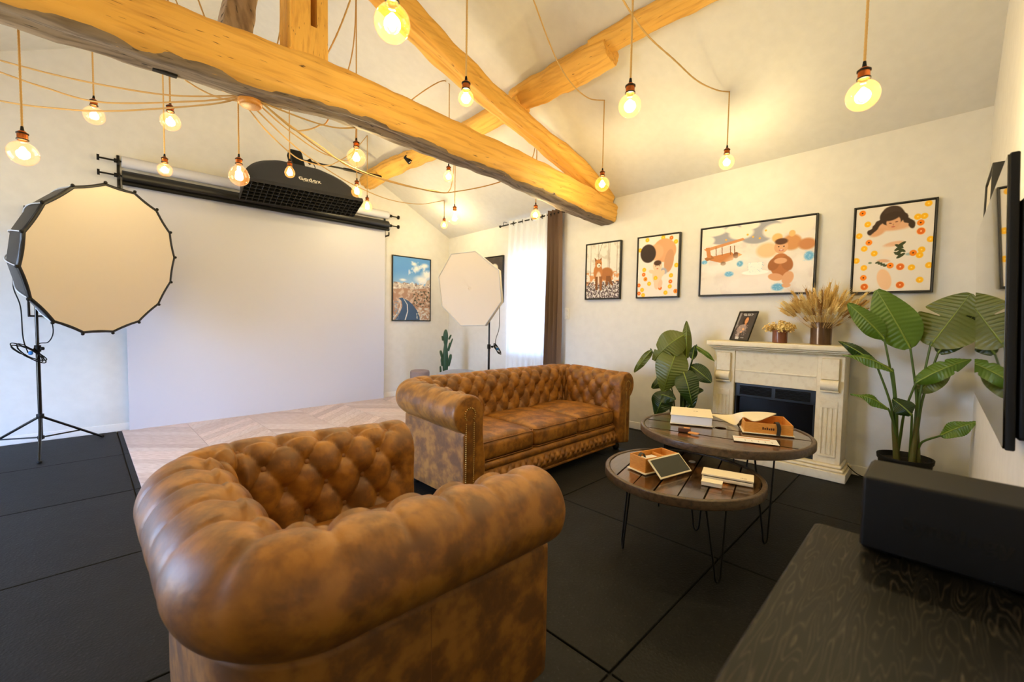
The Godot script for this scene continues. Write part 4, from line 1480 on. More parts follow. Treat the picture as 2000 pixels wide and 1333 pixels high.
func build_fireplace():
	var t := thing("fireplace_mantel", "cream painted electric fireplace surround with fluted columns and stepped mantel", "fireplace", Vector3(5.305, 0, 0.014))
	var W := 0.52
	var D := 0.27
	# plinth in three steps
	var steps := [[0.0, 0.075, 0.57, 0.345], [0.075, 0.10, 0.555, 0.328], [0.10, 0.13, 0.54, 0.305]]
	var pl := obj("plinth", b().between(Vector3(-0.57, 0, 0), Vector3(0.57, 0.075, 0.345), 0.005), M.cream, t)
	obj("plinth_moulding", b().between(Vector3(-0.553, 0.075, 0), Vector3(0.553, 0.10, 0.328), 0.008), M.cream, pl)
	obj("plinth_moulding", b().between(Vector3(-0.535, 0.10, 0), Vector3(0.535, 0.125, 0.308), 0.008), M.cream, pl)
	# body: two pilasters, lintel, back
	for sx in [-1, 1]:
		var pil := obj("pilaster", b().between(Vector3(sx * 0.33, 0.125, 0), Vector3(sx * W, 1.04, D), 0.004), M.cream, t)
		# proud panel with three flutes: four fillets with gaps
		var cx: float = sx * 0.425
		for k in 4:
			obj("fillet", b().between(Vector3(cx - 0.062 + k * 0.034, 0.20, D - 0.001), Vector3(cx - 0.062 + k * 0.034 + 0.021, 0.60, D + 0.008), 0.003), M.cream, pil)
		obj("panel_edge", b().between(Vector3(cx - 0.062, 0.18, D - 0.001), Vector3(cx + 0.061, 0.20, D + 0.008), 0.003), M.cream, pil)
		obj("panel_edge", b().between(Vector3(cx - 0.062, 0.60, D - 0.001), Vector3(cx + 0.061, 0.66, D + 0.008), 0.003), M.cream, pil)
		# scrolled bracket
		var prof := PackedVector2Array()
		for i in 13:
			var a := PI * 0.5 - PI * i / 12.0
			prof.append(Vector2(0.012 + 0.045 * cos(a) , 0.795 + 0.045 * sin(a)))
		prof.append(Vector2(0, 0.75))
		prof.append(Vector2(0, 0.84))
		obj("scroll_bracket", b().prism(prof, -0.062, 0.062, Transform3D(Basis(Vector3(0, 0, 1), Vector3(0, 1, 0), Vector3(-1, 0, 0)), Vector3(cx, 0, D))).between(Vector3(cx - 0.062, 0.842, D), Vector3(cx + 0.062, 1.02, D + 0.03), 0.004).between(Vector3(cx - 0.066, 0.735, D), Vector3(cx + 0.066, 0.75, D + 0.03), 0.003), M.cream, pil)
	obj("lintel", b().between(Vector3(-0.33, 0.73, 0), Vector3(0.33, 1.04, D - 0.012), 0.003), M.cream, t)
	obj("lintel_moulding", b().between(Vector3(-0.325, 0.845, D - 0.013), Vector3(0.325, 0.86, D - 0.004), 0.003), M.cream, t)
	obj("back_board", b().between(Vector3(-0.33, 0.125, 0), Vector3(0.33, 0.73, 0.02), 0.002), M.firebox, t)
	# mantel shelf with stepped moulding
	var sh := obj("mantel_shelf", b().between(Vector3(-0.575, 1.085, 0), Vector3(0.575, 1.13, 0.345), 0.005), M.cream, t)
	obj("shelf_moulding", b().between(Vector3(-0.555, 1.067, 0), Vector3(0.555, 1.085, 0.325), 0.006), M.cream, sh)
	obj("shelf_moulding", b().between(Vector3(-0.542, 1.052, 0), Vector3(0.542, 1.067, 0.308), 0.006), M.cream, sh)
	obj("shelf_moulding", b().between(Vector3(-0.53, 1.04, 0), Vector3(0.53, 1.052, 0.292), 0.006), M.cream, sh)
	# heater insert
	var he := obj("heater_insert", b().between(Vector3(-0.329, 0.60, 0.02), Vector3(0.329, 0.729, 0.235), 0.004), M.heater_blue, t)
	for half in [-1, 1]:
		for k in 7:
			obj("louvre", b().box(Transform3D(Basis(Vector3.RIGHT, 0.5), Vector3(half * 0.15, 0.628 + 0.0125 * k, 0.24)), Vector3(0.27, 0.004, 0.014), 0.001), M.black_plastic, he)
	obj("firebox", b().between(Vector3(-0.329, 0.126, 0.021), Vector3(-0.31, 0.60, 0.24), 0.002).between(Vector3(0.31, 0.126, 0.021), Vector3(0.329, 0.60, 0.24), 0.002).between(Vector3(-0.31, 0.126, 0.021), Vector3(0.31, 0.135, 0.24), 0.002), M.firebox, t)
	obj("glass_front", b().between(Vector3(-0.309, 0.136, 0.19), Vector3(0.309, 0.598, 0.194), 0.001), M.black_gloss, t)
	# lead
	var lead := thing("power_lead", "black power lead lying between fireplace plinth and plant pot", "cord")
	obj("cable", tube_mesh([Vector3(5.85, 0.10, 0.10), Vector3(5.92, 0.04, 0.10), Vector3(6.00, 0.02, 0.09), Vector3(6.06, 0.05, 0.06), Vector3(6.10, 0.10, 0.03)], 0.004), M.black_plastic, lead)
	obj("plug", b().bx(Vector3(6.10, 0.12, 0.022), Vector3(0.035, 0.045, 0.035), 0.006), M.black_plastic, lead)
	# on the mantel: framed photo
	var my := 1.13
	var fp := on_z(1443, 667, 0.2)
	var fr := thing("standing_photo_frame", "small black framed photo standing on the mantel", "photo frame", Vector3(4.97, my, 0.19), -0.47)
	var lean := Transform3D(Basis(Vector3.RIGHT, -0.40), Vector3(0, 0.006, 0.0))
	var fm := b()
	var w := 0.222
	var h := 0.312
	fm.box(lean * Transform3D(Basis(), Vector3(-w / 2 + 0.006, h / 2, 0)), Vector3(0.012, h, 0.016), 0.002)
	fm.box(lean * Transform3D(Basis(), Vector3(w / 2 - 0.006, h / 2, 0)), Vector3(0.012, h, 0.016), 0.002)
	fm.box(lean * Transform3D(Basis(), Vector3(0, 0.006, 0)), Vector3(w - 0.024, 0.012, 0.016), 0.002)
	fm.box(lean * Transform3D(Basis(), Vector3(0, h - 0.006, 0)), Vector3(w - 0.024, 0.012, 0.016), 0.002)
	obj("frame", fm, M.black_frame, fr)
	print_panel("photo_print", lean * Transform3D(Basis(), Vector3(0, h / 2, -0.001)), w - 0.024, h - 0.024, 0.004, pic_portrait(), fr)
	obj("caption", worn_marks(lean * Transform3D(Basis(), Vector3(0.008, h - 0.030, 0.0012)), 0.12, 0.009, 15, 6), M.page_white, fr)
	obj("caption", worn_marks(lean * Transform3D(Basis(), Vector3(0.008, h - 0.044, 0.0012)), 0.10, 0.006, 14, 7), M.page_white, fr)
	obj("caption", worn_marks(lean * Transform3D(Basis(), Vector3(0.03, 0.030, 0.0012)), 0.035, 0.005, 6, 8), M.page_white, fr)
	obj("easel_stand", b().box(Transform3D(Basis(Vector3.RIGHT, 0.12), Vector3(0.0, 0.088, -0.085)), Vector3(0.05, 0.17, 0.004), 0.001), M.beech, fr)
	# small brown pot with dried flowers
	var p1 := Vector3(5.325, my, 0.2)
	var pot := thing("brown_pot", "small glazed brown pot on the mantel holding dried flowers", "pot", p1)
	obj("body", b().lathe([Vector2(0.001, 0.0), Vector2(0.056, 0.0), Vector2(0.060, 0.006), Vector2(0.061, 0.10), Vector2(0.066, 0.113), Vector2(0.066, 0.118), Vector2(0.058, 0.115), Vector2(0.056, 0.03), Vector2(0.001, 0.03)], 36), M.brown_glaze, pot)
	for sx in [-1, 1]:
		obj("lug", b().bx(Vector3(sx * 0.067, 0.108, 0), Vector3(0.014, 0.014, 0.018), 0.004), M.brown_glaze, pot)
	var fl := thing("dried_flowers", "low cloud of pale dried flowers in the brown pot", "dried flowers", p1 + Vector3(0, 0.05, 0))
	var r2 := RandomNumberGenerator.new()
	r2.seed = 12
	var sprigs := []
	for v in 5:
		var s := b()
		s.tube([Vector3.ZERO, Vector3(0, 0.06, 0.004), Vector3(0, 0.12, 0.0)], 0.0012, 4)
		for k in 9:
			var a := r2.randf() * TAU
			var q := Vector3(cos(a) * r2.randf() * 0.026, 0.085 + r2.randf() * 0.05, sin(a) * r2.randf() * 0.026)
			s.ball(q, Vector3(0.0075, 0.005, 0.0075) * r2.randf_range(0.7, 1.3), 6, 4)
			s.tube([Vector3(0, 0.075, 0), (q + Vector3(0, 0.07, 0)) / 2, q], 0.0009, 3, false)
		sprigs.append(s.mesh())
	for k in 58:
		var o := obj("sprig", sprigs[k % 5], M.straw_pale if k % 3 else M.straw, fl)
		var a := r2.randf() * TAU
		var tilt := sqrt(r2.randf()) * 1.05
		o.transform = Transform3D(Basis(Vector3(cos(a), 0, sin(a)), tilt) * Basis(Vector3.UP, r2.randf() * TAU), Vector3(sin(a) * -0.02 * tilt, 0.02, cos(a) * 0.02 * tilt))
	# cylinder vase with dried grasses
	var p2 := Vector3(5.635, my, 0.2)
	var va := thing("bronze_vase", "shiny bronze cylinder vase on the mantel holding dried wheat", "vase", p2)
	obj("body", b().lathe([Vector2(0.001, 0.0), Vector2(0.074, 0.0), Vector2(0.078, 0.004), Vector2(0.078, 0.190), Vector2(0.076, 0.194), Vector2(0.073, 0.191), Vector2(0.073, 0.02), Vector2(0.001, 0.02)], 48), M.bronze_vase, va)
	var bo := thing("dried_bouquet", "wide bouquet of golden dried wheat and grasses in the bronze vase", "dried flowers", p2 + Vector3(0, 0.05, 0))
	var kinds := []
	for v in 4:
		var s := b()
		var L := 0.31 + 0.03 * v
		s.tube([Vector3.ZERO, Vector3(0.004, L * 0.5, 0), Vector3(0, L, 0)], 0.0013, 4)
		if v < 3:
			# ear with grains and awns
			for k in 22:
				var f := k / 21.0
				var a := k * 2.4
				var q := Vector3(cos(a) * 0.009 * (1.0 - 0.5 * f), L - 0.02 + f * 0.115, sin(a) * 0.009 * (1.0 - 0.5 * f))
				s.ball(q, Vector3(0.0065, 0.013, 0.0065), 5, 4)
				if k % 2 == 0:
					s.tube([q, q + Vector3(cos(a) * 0.010, 0.035, sin(a) * 0.010), q + Vector3(cos(a) * 0.016, 0.065, sin(a) * 0.016)], [0.0016, 0.0012, 0.0006], 3, false)
		else:
			s.ball(Vector3(0, L + 0.02, 0), Vector3(0.010, 0.025, 0.010), 8, 6)
		kinds.append(s.mesh())
	for k in 190:
		var o := obj("wheat_stalk", kinds[k % 4 if k % 12 == 0 else k % 3], [M.straw, M.straw_pale, M.straw, M.straw_pale, M.straw_brown][k % 5], bo)
		var a := r2.randf() * TAU
		var tilt := pow(r2.randf(), 0.6) * 1.0
		o.transform = Transform3D(Basis(Vector3(cos(a), 0, sin(a)), tilt) * Basis(Vector3.UP, r2.randf() * TAU) * Basis().scaled(Vector3.ONE * r2.randf_range(0.62, 0.92) * (1.0 if cos(a) * sin(tilt) > -0.22 else 0.45)), Vector3(sin(a) * -0.035 * tilt, 0.06, cos(a) * 0.035 * tilt))
	# little button flowers low in front
	var bf := b()
	for k in 110:
		var a := r2.randf() * TAU
		var q := Vector3(-0.03 + r2.randfn(0, 0.035), 0.24 + r2.randfn(0, 0.045), 0.07 + r2.randfn(0, 0.018))
		bf.ball(q, Vector3.ONE * r2.randf_range(0.004, 0.0065), 6, 4)
		if k % 3 == 0:
			bf.tube([q, (q + Vector3(-0.01, 0.08, 0.02)) / 2, Vector3(0, 0.08, 0.03)], 0.0008, 3, false)
	stuff(obj("button_flowers", bf, M.straw_pale, bo))

# ---------------------------------------------------------------- flat prints
class Pic:
	var im: Image
	var w: int
	var h: int
	var n := FastNoiseLite.new()
	func _init(ww: int, hh: int, c: Color):
		w = ww
		h = hh
		im = Image.create(w, h, false, Image.FORMAT_RGB8)
		im.fill(c)
		n.frequency = 0.02
		n.fractal_octaves = 4
	# coordinates 0..1 of the width and height, y down
	func ell(cx: float, cy: float, rx: float, ry: float, c: Color, soft := 0.15, rot := 0.0, alpha := 1.0) -> void:
		var R := maxf(rx * w, ry * h) * 1.05
		var co := cos(rot)
		var si := sin(rot)
		for y in range(maxi(0, int(cy * h - R)), mini(h, int(cy * h + R) + 1)):
			for x in range(maxi(0, int(cx * w - R)), mini(w, int(cx * w + R) + 1)):
				var dx := x - cx * w
				var dy := y - cy * h
				var u := (dx * co + dy * si) / (rx * w)
				var v := (-dx * si + dy * co) / (ry * h)
				var d := sqrt(u * u + v * v)
				if d < 1.0:
					var a := alpha * clampf((1.0 - d) / maxf(soft, 0.001), 0.0, 1.0)
					im.set_pixel(x, y, im.get_pixel(x, y).lerp(c, a))
	func poly(pts: Array, c: Color, alpha := 1.0) -> void:
		var p := PackedVector2Array()
		var lo := Vector2(w, h)
		var hi := Vector2.ZERO
		for q in pts:
			var s := Vector2(q[0] * w, q[1] * h)
			p.append(s)
			lo = lo.min(s)
			hi = hi.max(s)
		for y in range(maxi(0, int(lo.y)), mini(h, int(hi.y) + 1)):
			for x in range(maxi(0, int(lo.x)), mini(w, int(hi.x) + 1)):
				if Geometry2D.is_point_in_polygon(Vector2(x + 0.5, y + 0.5), p):
					im.set_pixel(x, y, im.get_pixel(x, y).lerp(c, alpha))
	func mottle(x0: float, y0: float, x1: float, y1: float, c: Color, freq: float, sd: int, cut := 0.0, alpha := 0.8) -> void:
		n.seed = sd
		n.frequency = freq
		for y in range(int(y0 * h), int(y1 * h)):
			for x in range(int(x0 * w), int(x1 * w)):
				var k := n.get_noise_2d(x, y)
				if k > cut:
					im.set_pixel(x, y, im.get_pixel(x, y).lerp(c, minf(1.0, (k - cut) * 4.0) * alpha))
	func slice_fruit(cx: float, cy: float, r: float, kind: int) -> void:
		var ry := r * w / h
		if kind == 0:
			ell(cx, cy, r, ry, Color(0.96, 0.72, 0.12), 0.2)
			ell(cx, cy, r * 0.3, ry * 0.3, Color(1.0, 0.86, 0.4), 0.5)
		elif kind == 1:
			ell(cx, cy, r, ry, Color(0.96, 0.78, 0.55), 0.15)
			ell(cx, cy, r * 0.85, ry * 0.85, Color(0.86, 0.42, 0.14), 0.15)
			ell(cx, cy, r * 0.22, ry * 0.22, Color(0.97, 0.82, 0.6), 0.4)
		else:
			ell(cx, cy, r, ry, Color(0.93, 0.52, 0.10), 0.2)
			ell(cx, cy, r * 0.25, ry * 0.25, Color(0.16, 0.08, 0.03), 0.4)
	func tex() -> ImageTexture:
		return ImageTexture.create_from_image(im)

const SKIN := Color(0.84, 0.63, 0.47)

func pic_dog() -> ImageTexture:
	var p := Pic.new(220, 310, Color(0.86, 0.85, 0.82))
	p.mottle(0, 0, 1, 0.6, Color(0.70, 0.66, 0.60), 0.012, 3, 0.1, 0.5)
	for x in [0.12, 0.36, 0.66, 0.7, 0.92]:
		p.poly([[x, 0], [x + 0.012, 0], [x + 0.02, 0.6], [x, 0.6]], Color(0.58, 0.50, 0.44), 0.7)
	p.poly([[0.47, 0.0], [0.485, 0.0], [0.36, 0.24], [0.35, 0.24]], Color(0.45, 0.38, 0.33), 0.8)
	p.mottle(0, 0.52, 1, 0.76, Color(0.80, 0.50, 0.26), 0.03, 4, -0.1, 0.8)
	p.mottle(0, 0.70, 1, 1, Color(0.30, 0.25, 0.25), 0.06, 5, -0.25, 0.9)
	p.mottle(0, 0.72, 1, 1, Color(0.78, 0.74, 0.78), 0.08, 6, 0.1, 0.9)
	var fur := Color(0.72, 0.47, 0.27)
	p.ell(0.62, 0.56, 0.22, 0.13, fur.darkened(0.1), 0.2)
	p.poly([[0.62, 0.6], [0.74, 0.6], [0.84, 0.78], [0.80, 0.78], [0.68, 0.7], [0.66, 0.78], [0.62, 0.78]], fur.darkened(0.3))
	p.ell(0.36, 0.52, 0.15, 0.17, fur, 0.15)
	p.ell(0.38, 0.62, 0.09, 0.13, Color(0.86, 0.76, 0.66), 0.3)
	p.poly([[0.28, 0.6], [0.36, 0.6], [0.36, 0.85], [0.29, 0.85]], fur.darkened(0.35))
	p.poly([[0.40, 0.6], [0.50, 0.6], [0.49, 0.86], [0.43, 0.86]], fur.darkened(0.2))
	p.poly([[0.24, 0.24], [0.34, 0.30], [0.28, 0.36]], fur.darkened(0.25))
	p.poly([[0.47, 0.25], [0.38, 0.30], [0.46, 0.36]], fur.darkened(0.25))
	p.ell(0.37, 0.36, 0.115, 0.085, fur, 0.15)
	p.ell(0.38, 0.395, 0.07, 0.045, Color(0.92, 0.88, 0.82), 0.3)
	p.ell(0.39, 0.40, 0.022, 0.014, Color(0.08, 0.06, 0.05), 0.3)
	for x in [0.33, 0.43]:
		p.ell(x, 0.355, 0.014, 0.009, Color(0.1, 0.07, 0.05), 0.3)
	return p.tex()

func pic_father() -> ImageTexture:
	var p := Pic.new(230, 320, Color(0.90, 0.87, 0.84))
	var fr := [[0.22, 0.04, 0], [0.62, 0.03, 0], [0.82, 0.05, 1], [0.93, 0.12, 0], [0.88, 0.22, 2], [0.04, 0.2, 0], [0.16, 0.54, 0], [0.15, 0.62, 1], [0.20, 0.70, 2], [0.03, 0.80, 1], [0.12, 0.88, 0], [0.30, 0.78, 0], [0.58, 0.86, 1], [0.84, 0.66, 0], [0.83, 0.76, 1], [0.82, 0.84, 0], [0.96, 0.92, 2], [0.15, 0.97, 0], [0.96, 0.5, 0], [0.04, 0.94, 1], [0.72, 0.94, 0]]
	for f in fr:
		p.slice_fruit(f[0], f[1], 0.055, f[2])
	p.ell(0.66, 0.24, 0.30, 0.20, SKIN, 0.08, 0.35)
	p.ell(0.78, 0.42, 0.12, 0.20, SKIN.darkened(0.08), 0.12, 0.15)
	p.ell(0.46, 0.26, 0.20, 0.15, SKIN.lightened(0.08), 0.2)
	p.ell(0.25, 0.27, 0.21, 0.165, Color(0.22, 0.17, 0.15), 0.12, -0.25)
	p.ell(0.66, 0.58, 0.11, 0.06, Color(0.65, 0.65, 0.70), 0.4, 0.5)
	p.ell(0.50, 0.65, 0.13, 0.15, Color(0.93, 0.78, 0.66), 0.15)
	p.ell(0.50, 0.49, 0.12, 0.095, Color(0.93, 0.78, 0.66), 0.12)
	p.ell(0.50, 0.44, 0.11, 0.05, Color(0.30, 0.21, 0.16), 0.3)
	for x in [0.455, 0.545]:
		p.ell(x, 0.49, 0.015, 0.008, Color(0.2, 0.13, 0.1), 0.4)
	p.ell(0.50, 0.535, 0.03, 0.01, Color(0.78, 0.45, 0.38), 0.4)
	p.ell(0.36, 0.58, 0.09, 0.035, Color(0.93, 0.78, 0.66), 0.2, 0.3)
	p.ell(0.62, 0.62, 0.06, 0.07, Color(0.93, 0.78, 0.66), 0.2, 0.6)
	p.slice_fruit(0.46, 0.69, 0.055, 0)
	p.ell(0.48, 0.80, 0.06, 0.09, Color(0.93, 0.78, 0.66), 0.2, -0.15)
	p.ell(0.58, 0.79, 0.06, 0.08, Color(0.90, 0.74, 0.62), 0.2, 0.2)
	return p.tex()

func pic_plane() -> ImageTexture:
	var p := Pic.new(520, 370, Color(0.88, 0.86, 0.84))
	p.mottle(0, 0, 1, 1, Color(0.80, 0.76, 0.76), 0.008, 8, 0.0, 0.5)
	for q in [[0.22, 0.13, 0.20, 0.13], [0.52, 0.16, 0.16, 0.14], [0.60, 0.06, 0.14, 0.08], [0.33, 0.02, 0.22, 0.05]]:
		p.ell(q[0], q[1], q[2], q[3], Color(0.60, 0.61, 0.66), 0.15)
	for q in [[0.10, 0.05, 0.16, 0.08], [0.38, 0.12, 0.13, 0.10], [0.46, 0.02, 0.1, 0.07], [0.68, 0.14, 0.12, 0.12], [0.04, 0.18, 0.10, 0.09], [0.30, 0.05, 0.08, 0.06], [0.86, 0.10, 0.16, 0.12]]:
		p.ell(q[0], q[1], q[2], q[3], Color(0.90, 0.87, 0.83), 0.25)
	for q in [[0.24, 0.19], [0.44, 0.15], [0.49, 0.19], [0.55, 0.22], [0.60, 0.12]]:
		p.ell(q[0], q[1], 0.012, 0.017, Color(0.93, 0.68, 0.30), 0.4)
	# biplane
	var ply := Color(0.76, 0.50, 0.30)
	p.poly([[0.05, 0.38], [0.12, 0.42], [0.30, 0.38], [0.33, 0.44], [0.31, 0.50], [0.20, 0.53], [0.07, 0.47]], ply)
	p.poly([[0.02, 0.30], [0.40, 0.19], [0.42, 0.22], [0.05, 0.34]], ply.lightened(0.1))
	p.poly([[0.03, 0.44], [0.10, 0.40], [0.13, 0.45], [0.05, 0.49]], ply.darkened(0.15))
	p.poly([[0.04, 0.28], [0.08, 0.28], [0.10, 0.44], [0.06, 0.44]], ply)
	for x in [0.14, 0.20, 0.28, 0.32]:
		p.poly([[x, 0.29], [x + 0.008, 0.29], [x + 0.012, 0.42], [x + 0.004, 0.42]], ply.darkened(0.3))
	p.ell(0.34, 0.43, 0.03, 0.05, Color(0.45, 0.30, 0.2), 0.2)
	p.poly([[0.36, 0.40], [0.40, 0.43], [0.36, 0.46]], Color(0.82, 0.55, 0.3))
	p.ell(0.22, 0.54, 0.03, 0.035, Color(0.45, 0.32, 0.22), 0.3)
	# clouds and paper balls
	for q in [[0.15, 0.62, 0.2, 0.12], [0.42, 0.55, 0.22, 0.16], [0.70, 0.52, 0.16, 0.2], [0.92, 0.6, 0.14, 0.2], [0.5, 0.85, 0.5, 0.2]]:
		p.ell(q[0], q[1], q[2], q[3], Color(0.93, 0.91, 0.90), 0.6, 0.0, 0.8)
	for q in [[0.03, 0.50, 0.035, 0.035], [0.38, 0.56, 0.035, 0.05], [0.28, 0.70, 0.05, 0.045], [0.96, 0.52, 0.045, 0.07], [0.72, 0.92, 0.06, 0.06]]:
		p.ell(q[0], q[1], q[2], q[3], Color(0.42, 0.68, 0.86), 0.35)
		p.mottle(q[0] - q[2] if q[0] > q[2] else 0.0, q[1] - q[3], minf(q[0] + q[2], 1.0), minf(q[1] + q[3], 1.0), Color(0.72, 0.86, 0.95), 0.08, 9, 0.1, 0.6)
	# cake stand
	p.ell(0.52, 0.70, 0.13, 0.035, Color(0.97, 0.96, 0.95), 0.15)
	p.poly([[0.46, 0.56], [0.58, 0.56], [0.58, 0.70], [0.46, 0.70]], Color(0.95, 0.95, 0.94), 0.9)
	p.mottle(0.45, 0.55, 0.60, 0.70, Color(0.5, 0.72, 0.85), 0.09, 12, 0.35, 0.8)
	# soft toys behind
	p.ell(0.62, 0.40, 0.11, 0.12, Color(0.90, 0.76, 0.60), 0.3)
	p.ell(0.82, 0.32, 0.09, 0.12, Color(0.80, 0.58, 0.38), 0.25)
	p.ell(0.94, 0.36, 0.08, 0.09, Color(0.76, 0.52, 0.34), 0.3)
	p.ell(0.70, 0.24, 0.05, 0.07, Color(0.93, 0.72, 0.48), 0.25)
	p.ell(0.82, 0.20, 0.03, 0.05, Color(0.93, 0.72, 0.48), 0.25)
	# seated child in a brown knit suit
	var knit := Color(0.70, 0.45, 0.27)
	p.ell(0.735, 0.62, 0.085, 0.17, knit, 0.08)
	p.ell(0.68, 0.60, 0.05, 0.10, knit.darkened(0.12), 0.15, 0.4)
	p.ell(0.79, 0.60, 0.05, 0.11, knit.darkened(0.08), 0.15, -0.3)
	p.ell(0.735, 0.56, 0.06, 0.045, SKIN.lightened(0.05), 0.2)
	p.ell(0.70, 0.78, 0.07, 0.055, SKIN, 0.15, 0.2)
	p.ell(0.80, 0.80, 0.05, 0.10, SKIN.lightened(0.04), 0.15, 0.3)
	p.ell(0.79, 0.90, 0.04, 0.035, SKIN.lightened(0.06), 0.2)
	p.ell(0.735, 0.37, 0.06, 0.095, SKIN.lightened(0.06), 0.1)
	p.ell(0.735, 0.295, 0.062, 0.05, Color(0.36, 0.24, 0.17), 0.3)
	for x in [0.715, 0.758]:
		p.ell(x, 0.365, 0.007, 0.008, Color(0.15, 0.1, 0.08), 0.3)
	p.ell(0.737, 0.415, 0.022, 0.014, Color(0.72, 0.35, 0.30), 0.3)
	p.ell(0.737, 0.412, 0.015, 0.006, Color(0.95, 0.92, 0.9), 0.3)
	return p.tex()

func pic_bath() -> ImageTexture:
	var p := Pic.new(300, 400, Color(0.89, 0.86, 0.82))
	# hair, face, shoulders
	var hair := Color(0.25, 0.19, 0.15)
	p.ell(0.50, 0.235, 0.30, 0.07, SKIN.lightened(0.1), 0.35)
	p.ell(0.30, 0.30, 0.13, 0.05, SKIN.lightened(0.05), 0.4, -0.4)
	for k in 16:
		var a := k * 0.7
		p.ell(0.38 - 0.012 * k + 0.01 * sin(a), 0.13 + 0.011 * k, 0.05, 0.028, hair, 0.4, a)
		p.ell(0.60 + 0.010 * k + 0.015 * sin(a), 0.11 + 0.010 * k, 0.05, 0.028, hair, 0.4, a)
	p.ell(0.48, 0.125, 0.17, 0.115, hair, 0.1)
	p.ell(0.48, 0.06, 0.13, 0.06, hair.lightened(0.03), 0.2)
	p.ell(0.50, 0.195, 0.10, 0.085, SKIN.lightened(0.05), 0.15)
	p.ell(0.47, 0.125, 0.14, 0.055, hair, 0.25, -0.25)
	p.ell(0.46, 0.205, 0.025, 0.006, Color(0.4, 0.25, 0.2), 0.4, 0.2)
	p.ell(0.54, 0.195, 0.025, 0.006, Color(0.4, 0.25, 0.2), 0.4, -0.1)
	p.ell(0.50, 0.225, 0.012, 0.014, SKIN.darkened(0.15), 0.5)
	p.ell(0.50, 0.25, 0.03, 0.008, Color(0.72, 0.38, 0.34), 0.4)
	# belly, hands, knee in milk
	p.ell(0.52, 0.45, 0.16, 0.035, SKIN.lightened(0.2), 0.4, -0.15)
	p.ell(0.45, 0.55, 0.15, 0.10, Color(0.92, 0.86, 0.78), 0.7)
	p.ell(0.40, 0.64, 0.10, 0.025, SKIN.lightened(0.15), 0.4, 0.1)
	p.ell(0.42, 0.86, 0.10, 0.135, Color(0.92, 0.76, 0.60), 0.15, -0.25)
	# leaves
	for k in 7:
		var a := k * 0.16
		p.ell(0.60 + 0.02 * cos(k * 2.0), 0.46 + 0.022 * k, 0.07, 0.018, Color(0.24, 0.28, 0.18), 0.2, 0.5 if k % 2 else -0.6)
		p.ell(0.32 + 0.03 * k * 0.6, 0.655 + 0.007 * k, 0.035, 0.012, Color(0.27, 0.31, 0.22), 0.2, 0.9 if k % 2 else -0.3)
	p.ell(0.22, 0.655, 0.03, 0.014, Color(0.45, 0.52, 0.42), 0.4)
	p.ell(0.72, 0.58, 0.06, 0.02, Color(0.62, 0.70, 0.70), 0.5)
	var fr := [[0.08, 0.05, 2], [0.92, 0.03, 0], [0.80, 0.165, 0], [0.88, 0.165, 0], [0.16, 0.19, 0], [0.84, 0.235, 2], [0.85, 0.33, 1], [0.05, 0.32, 0], [0.19, 0.41, 2], [0.13, 0.48, 0], [0.27, 0.545, 0], [0.97, 0.43, 0], [0.87, 0.54, 0], [0.77, 0.57, 2], [0.85, 0.60, 0], [0.03, 0.62, 0], [0.14, 0.71, 0], [0.49, 0.70, 2], [0.62, 0.72, 1], [0.76, 0.735, 0], [0.97, 0.72, 0], [0.14, 0.83, 2], [0.16, 0.94, 1], [0.63, 0.93, 1], [0.87, 0.88, 0]]
	for f in fr:
		p.slice_fruit(f[0], f[1], 0.062 if f[2] == 1 else 0.05, f[2])
	return p.tex()

